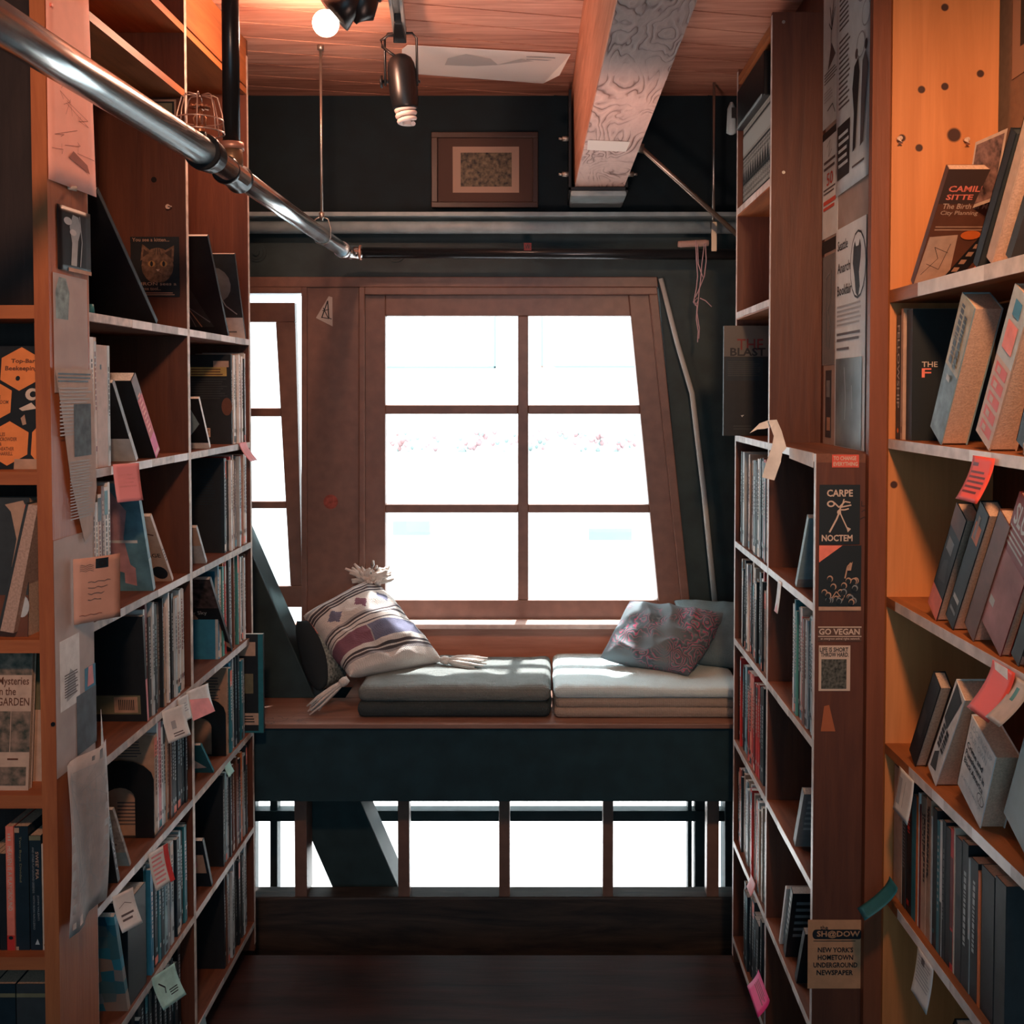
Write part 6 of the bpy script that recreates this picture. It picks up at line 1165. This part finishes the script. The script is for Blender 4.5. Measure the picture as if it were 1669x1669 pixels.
def pillow(c00, c10, c11, c01, T, mfn, amp=.006, seed=0, nu=44, nv=34, pinch=.06, fr=9, crease=0, bulge=.5):
    """corners: bottom left, bottom right, top right, top left; mfn(u,v,side) -> material"""
    g = M(); so = Vector((seed * 2.3, seed, 0)); N0 = (Vector(c10) - Vector(c00)).cross(Vector(c01) - Vector(c00)).normalized(); cs = [Vector(c) for c in (c00, c10, c11, c01)]
    def P(u, v, s):
        # edges bow in toward the middle, corners stay out
        uu = u + (.5 - u) * pinch * 4 * v * (1 - v) * 1.0; vv = v + (.5 - v) * pinch * 4 * u * (1 - u)
        b = cs[0] * (1 - uu) * (1 - vv) + cs[1] * uu * (1 - vv) + cs[2] * uu * vv + cs[3] * (1 - uu) * vv
        pr = (max(0, 16 * u * (1 - u) * v * (1 - v))) ** bulge
        w = b + N0 * s * T / 2 * pr
        k = (w + so)
        nn = noise.noise(k * fr) * amp + noise.noise(k * fr * 2.6) * amp * .4
        if crease: nn -= crease * abs(noise.noise(Vector((k.x * 14, k.y * 5, k.z * 22)))) * min(1, pr * 1.6)
        return w + N0 * s * nn * min(1, pr * 2)
    for s in (1, -1):
        b0 = len(g.v)
        for j in range(nv + 1):
            for i in range(nu + 1): g.v.append(P(i / nu, j / nv, s))
        for j in range(nv):
            for i in range(nu):
                q = [b0 + j * (nu + 1) + i, b0 + j * (nu + 1) + i + 1, b0 + (j + 1) * (nu + 1) + i + 1, b0 + (j + 1) * (nu + 1) + i]
                g.face(q if s > 0 else q[::-1], mfn((i + .5) / nu, (j + .5) / nv, s), True)
    return g
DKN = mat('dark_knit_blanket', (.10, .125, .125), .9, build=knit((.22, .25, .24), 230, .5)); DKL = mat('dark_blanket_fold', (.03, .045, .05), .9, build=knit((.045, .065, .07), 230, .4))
QW = mat('pale_quilt', (.62, .74, .76), .85, build=knit((.64, .78, .80), 200, .22)); QT = mat('tan_quilt_side', (.42, .32, .26), .9, build=knit((.42, .33, .27), 160, .3))
xa, xb2 = px(578, 3.26), px(899, 3.26); yb0, yb1 = 3.245, 3.66
cu = thing('folded_blanket', ((xa + xb2) / 2, 3.45, zbn), 'folded dark grey knitted blanket lying on the left half of the window bench', 'blanket')
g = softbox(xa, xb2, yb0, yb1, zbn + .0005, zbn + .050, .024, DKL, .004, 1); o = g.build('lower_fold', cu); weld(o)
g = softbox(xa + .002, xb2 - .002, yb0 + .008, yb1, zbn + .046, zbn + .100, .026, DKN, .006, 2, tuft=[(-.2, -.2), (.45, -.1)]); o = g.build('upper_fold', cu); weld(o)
xa, xb2 = px(903, 3.26), px(1212, 3.26)
cu = thing('quilted_cushion', ((xa + xb2) / 2, 3.45, zbn), 'pale quilted seat cushion on the right half of the window bench', 'cushion')
g = softbox(xa, xb2, yb0, yb1, zbn + .0005, zbn + .034, .016, QT, .004, 3); o = g.build('padding_layer', cu); weld(o)
g = softbox(xa + .003, xb2 - .003, yb0 + .004, yb1, zbn + .030, zbn + .064, .016, QT, .004, 4); o = g.build('padding_layer', cu); weld(o)
g = softbox(xa - .002, xb2, yb0 - .002, yb1 + .01, zbn + .062, zbn + .100, .019, QW, .005, 5, tuft=[(-.3, -.3), (.15, .2), (-.25, .45)]); o = g.build('quilt_top', cu); weld(o)
zt_ = zbn + .098
# striped pillow with tassels
SW = mat('ivory_wool', (.68, .63, .58), .95, build=knit((.72, .67, .62), 240, .25)); SD = mat('stripe_charcoal', (.07, .06, .065), .95); SB = mat('stripe_slate_blue', (.15, .16, .25), .95, build=knit((.18, .19, .28), 240, .3)); SP = mat('stripe_plum', (.22, .09, .13), .95, build=knit((.26, .12, .16), 240, .3)); SG = mat('stripe_grey', (.38, .36, .36), .95, build=knit((.40, .38, .38), 240, .3))
def stripes(u, v, s):
    v = 1 - v
    for a, b, m_ in ((.10, .125, SD), (.15, .17, SD), (.19, .205, SD), (.46, .475, SD), (.50, .512, SD), (.57, .575, SD), (.82, .835, SD), (.86, .87, SD)):
        if a <= v < b + .008: return m_
    if .225 < v < .42:   # diamond band
        k = (u * 3.2) % 1; d = abs(k - .5) * .32
        if abs(v - .32) < .085 - d: return SP if int(u * 3.2) % 2 else SB
        return SW
    if .60 < v < .78: return SB if .35 < u < .92 else (SP if u < .35 else SG)
    if .05 < v < .08 or .43 < v < .45 or .88 < v < .90: return SG
    return SW
cD = PY(570, 1106, 3.33); cR = PY(722, 1082, 3.52); cT = PY(606, 942, 3.66); cL = PY(494, 1004, 3.50)
for c in (cD, cR): c.z = max(c.z, zt_ + .012)
pw = thing('striped_pillow', tuple(cD), 'ivory woven pillow with blue and plum stripes and knotted tassel corners', 'pillow')
g = pillow(cD, cR, cT, cL, .18, stripes, .011, 3, nu=70, nv=90, crease=.022, pinch=.05, bulge=.42); o = g.build('pillow_body', pw); weld(o, .0003)
rr = random.Random(9)
def tassel(p, d, L, n=16, spread=.5, r=.0045, fl=1.0):
    g = M(); d = Vector(d).normalized(); a = d.cross(Vector((0, .3, 1))).normalized(); b = d.cross(a)
    g.tube([p - d * .012, p, p + d * .012, p + d * .02], [.010, .015, .014, .009], SW, 12)
    for i in range(n):
        th = rr.uniform(0, 6.28); q = (a * math.cos(th) + b * math.sin(th)); s_ = rr.uniform(.3, 1) * spread; l = L * rr.uniform(.75, 1.05); w_ = rr.uniform(-.2, .2)
        pts = [p + d * .014 + q * .006, p + d * (l * .35) + q * s_ * .022, p + d * (l * .7) + q * s_ * .034 + a * w_ * .02 + Vector((0, 0, -.004 * fl)), p + d * l + q * s_ * .040 + a * w_ * .04 + Vector((0, 0, -.012 * fl))]
        for q_ in pts: q_.z = max(q_.z, zbn + .006)
        g.tube(pts, [r * .8, r * 1.3, r, r * .5], SW, 6)
    return g
c = PY(562, 1110, 3.31); e_ = PY(502, 1152, 3.28); tassel(c, e_ - c, (e_ - c).length, 18, .55).build('tassel', pw)
c = PY(724, 1076, 3.50); e_ = PY(792, 1076, 3.46); e_.z = c.z; c.z = max(c.z, zt_ + .02); e_.z = zt_ + .02; tassel(c, e_ - c, (e_ - c).length, 20, .7, fl=.4).build('tassel', pw)
c = PY(607, 948, 3.66); tassel(c, Vector((.1, -.35, .8)), .045, 34, 1.9, .0075, fl=0).build('tassel', pw)
c = PY(575, 958, 3.64); g = M()
for i in range(16):
    a = rr.uniform(-1, 1); s0 = PY(600 + rr.uniform(-14, 14), 950, 3.64); s1 = PY(600 + a * 38, 938 + rr.uniform(-12, 16), 3.62); g.tube([s0, (s0 + s1) / 2 + Vector((0, 0, .006)), s1], [.006, .008, .004], SW, 6)
g.build('tassel', pw)
# embroidered pillow at the left
EMB = mat('embroidered_grey', (.16, .22, .21), .9, build=speckle(120, .6, .6, c=(.34, .40, .37))); EMO = mat('embroidered_coral', (.55, .17, .13), .9, build=speckle(150, .5, .6)); BKV = mat('black_velvet', (.012, .020, .025), .9)
def emb(u, v, s):
    if s < 0: return BKV if u < .5 else (EMO if v > .7 else EMB)
    if u < .12: return BKV
    return EMO if (v > .72 or (u > .80 and v < .5)) else EMB
a1 = PY(521, 1126, 3.35); a2 = PY(562, 1112, 3.50); a3 = PY(535, 1016, 3.66); a4 = PY(484, 1012, 3.47)
a1.z = max(a1.z, zbn + .025); a2.z = max(a2.z, zbn + .025)
g = pillow(a1, a2, a3, a4, .13, emb, .004, 7, nu=30, nv=36, pinch=.02, bulge=.38); o = g.build('embroidered_pillow'); weld(o, .0003); tag(o, 'black backed pillow with grey and coral embroidery behind the striped pillow', 'pillow')
# patterned pillow at the right, teal pillow behind it
PSL = mat('paisley_cloth', (.16, .19, .21), .9, build=paisley)
c1 = PY(978, 1072, 3.50); c2 = PY(1122, 1104, 3.36); c3 = PY(1196, 1003, 3.56); c4 = PY(1026, 980, 3.68)
c1.z = max(c1.z, zt_ + .008); c2.z = max(c2.z, zt_ + .008)
g = pillow(c1, c2, c3, c4, .16, lambda u, v, s: PSL, .014, 11, nu=80, nv=64, pinch=.05, crease=.030, fr=8, bulge=.42); o = g.build('patterned_pillow'); weld(o, .0003); tag(o, 'grey pillow with a faded magenta paisley pattern leaning at the right end of the bench', 'pillow')
TL = mat('teal_grey_cloth', (.13, .20, .22), .9, build=knit((.16, .23, .25), 260, .2))
t1 = PY(1128, 1110, 3.50); t2 = PY(1228, 1112, 3.40); t3 = PY(1245, 985, 3.60); t4 = PY(1098, 978, 3.72)
t1.z = max(t1.z, zt_ + .012); t2.z = max(t2.z, zt_ + .012)
g = pillow(t1, t2, t3, t4, .13, lambda u, v, s: TL, .006, 15, nu=40, nv=36, pinch=.04, crease=.012, bulge=.42)
dy_ = Vector((0, .0, 0)); o = g.build('teal_pillow'); weld(o, .0003); tag(o, 'plain grey teal pillow behind the paisley one, against the right bookcase', 'pillow')
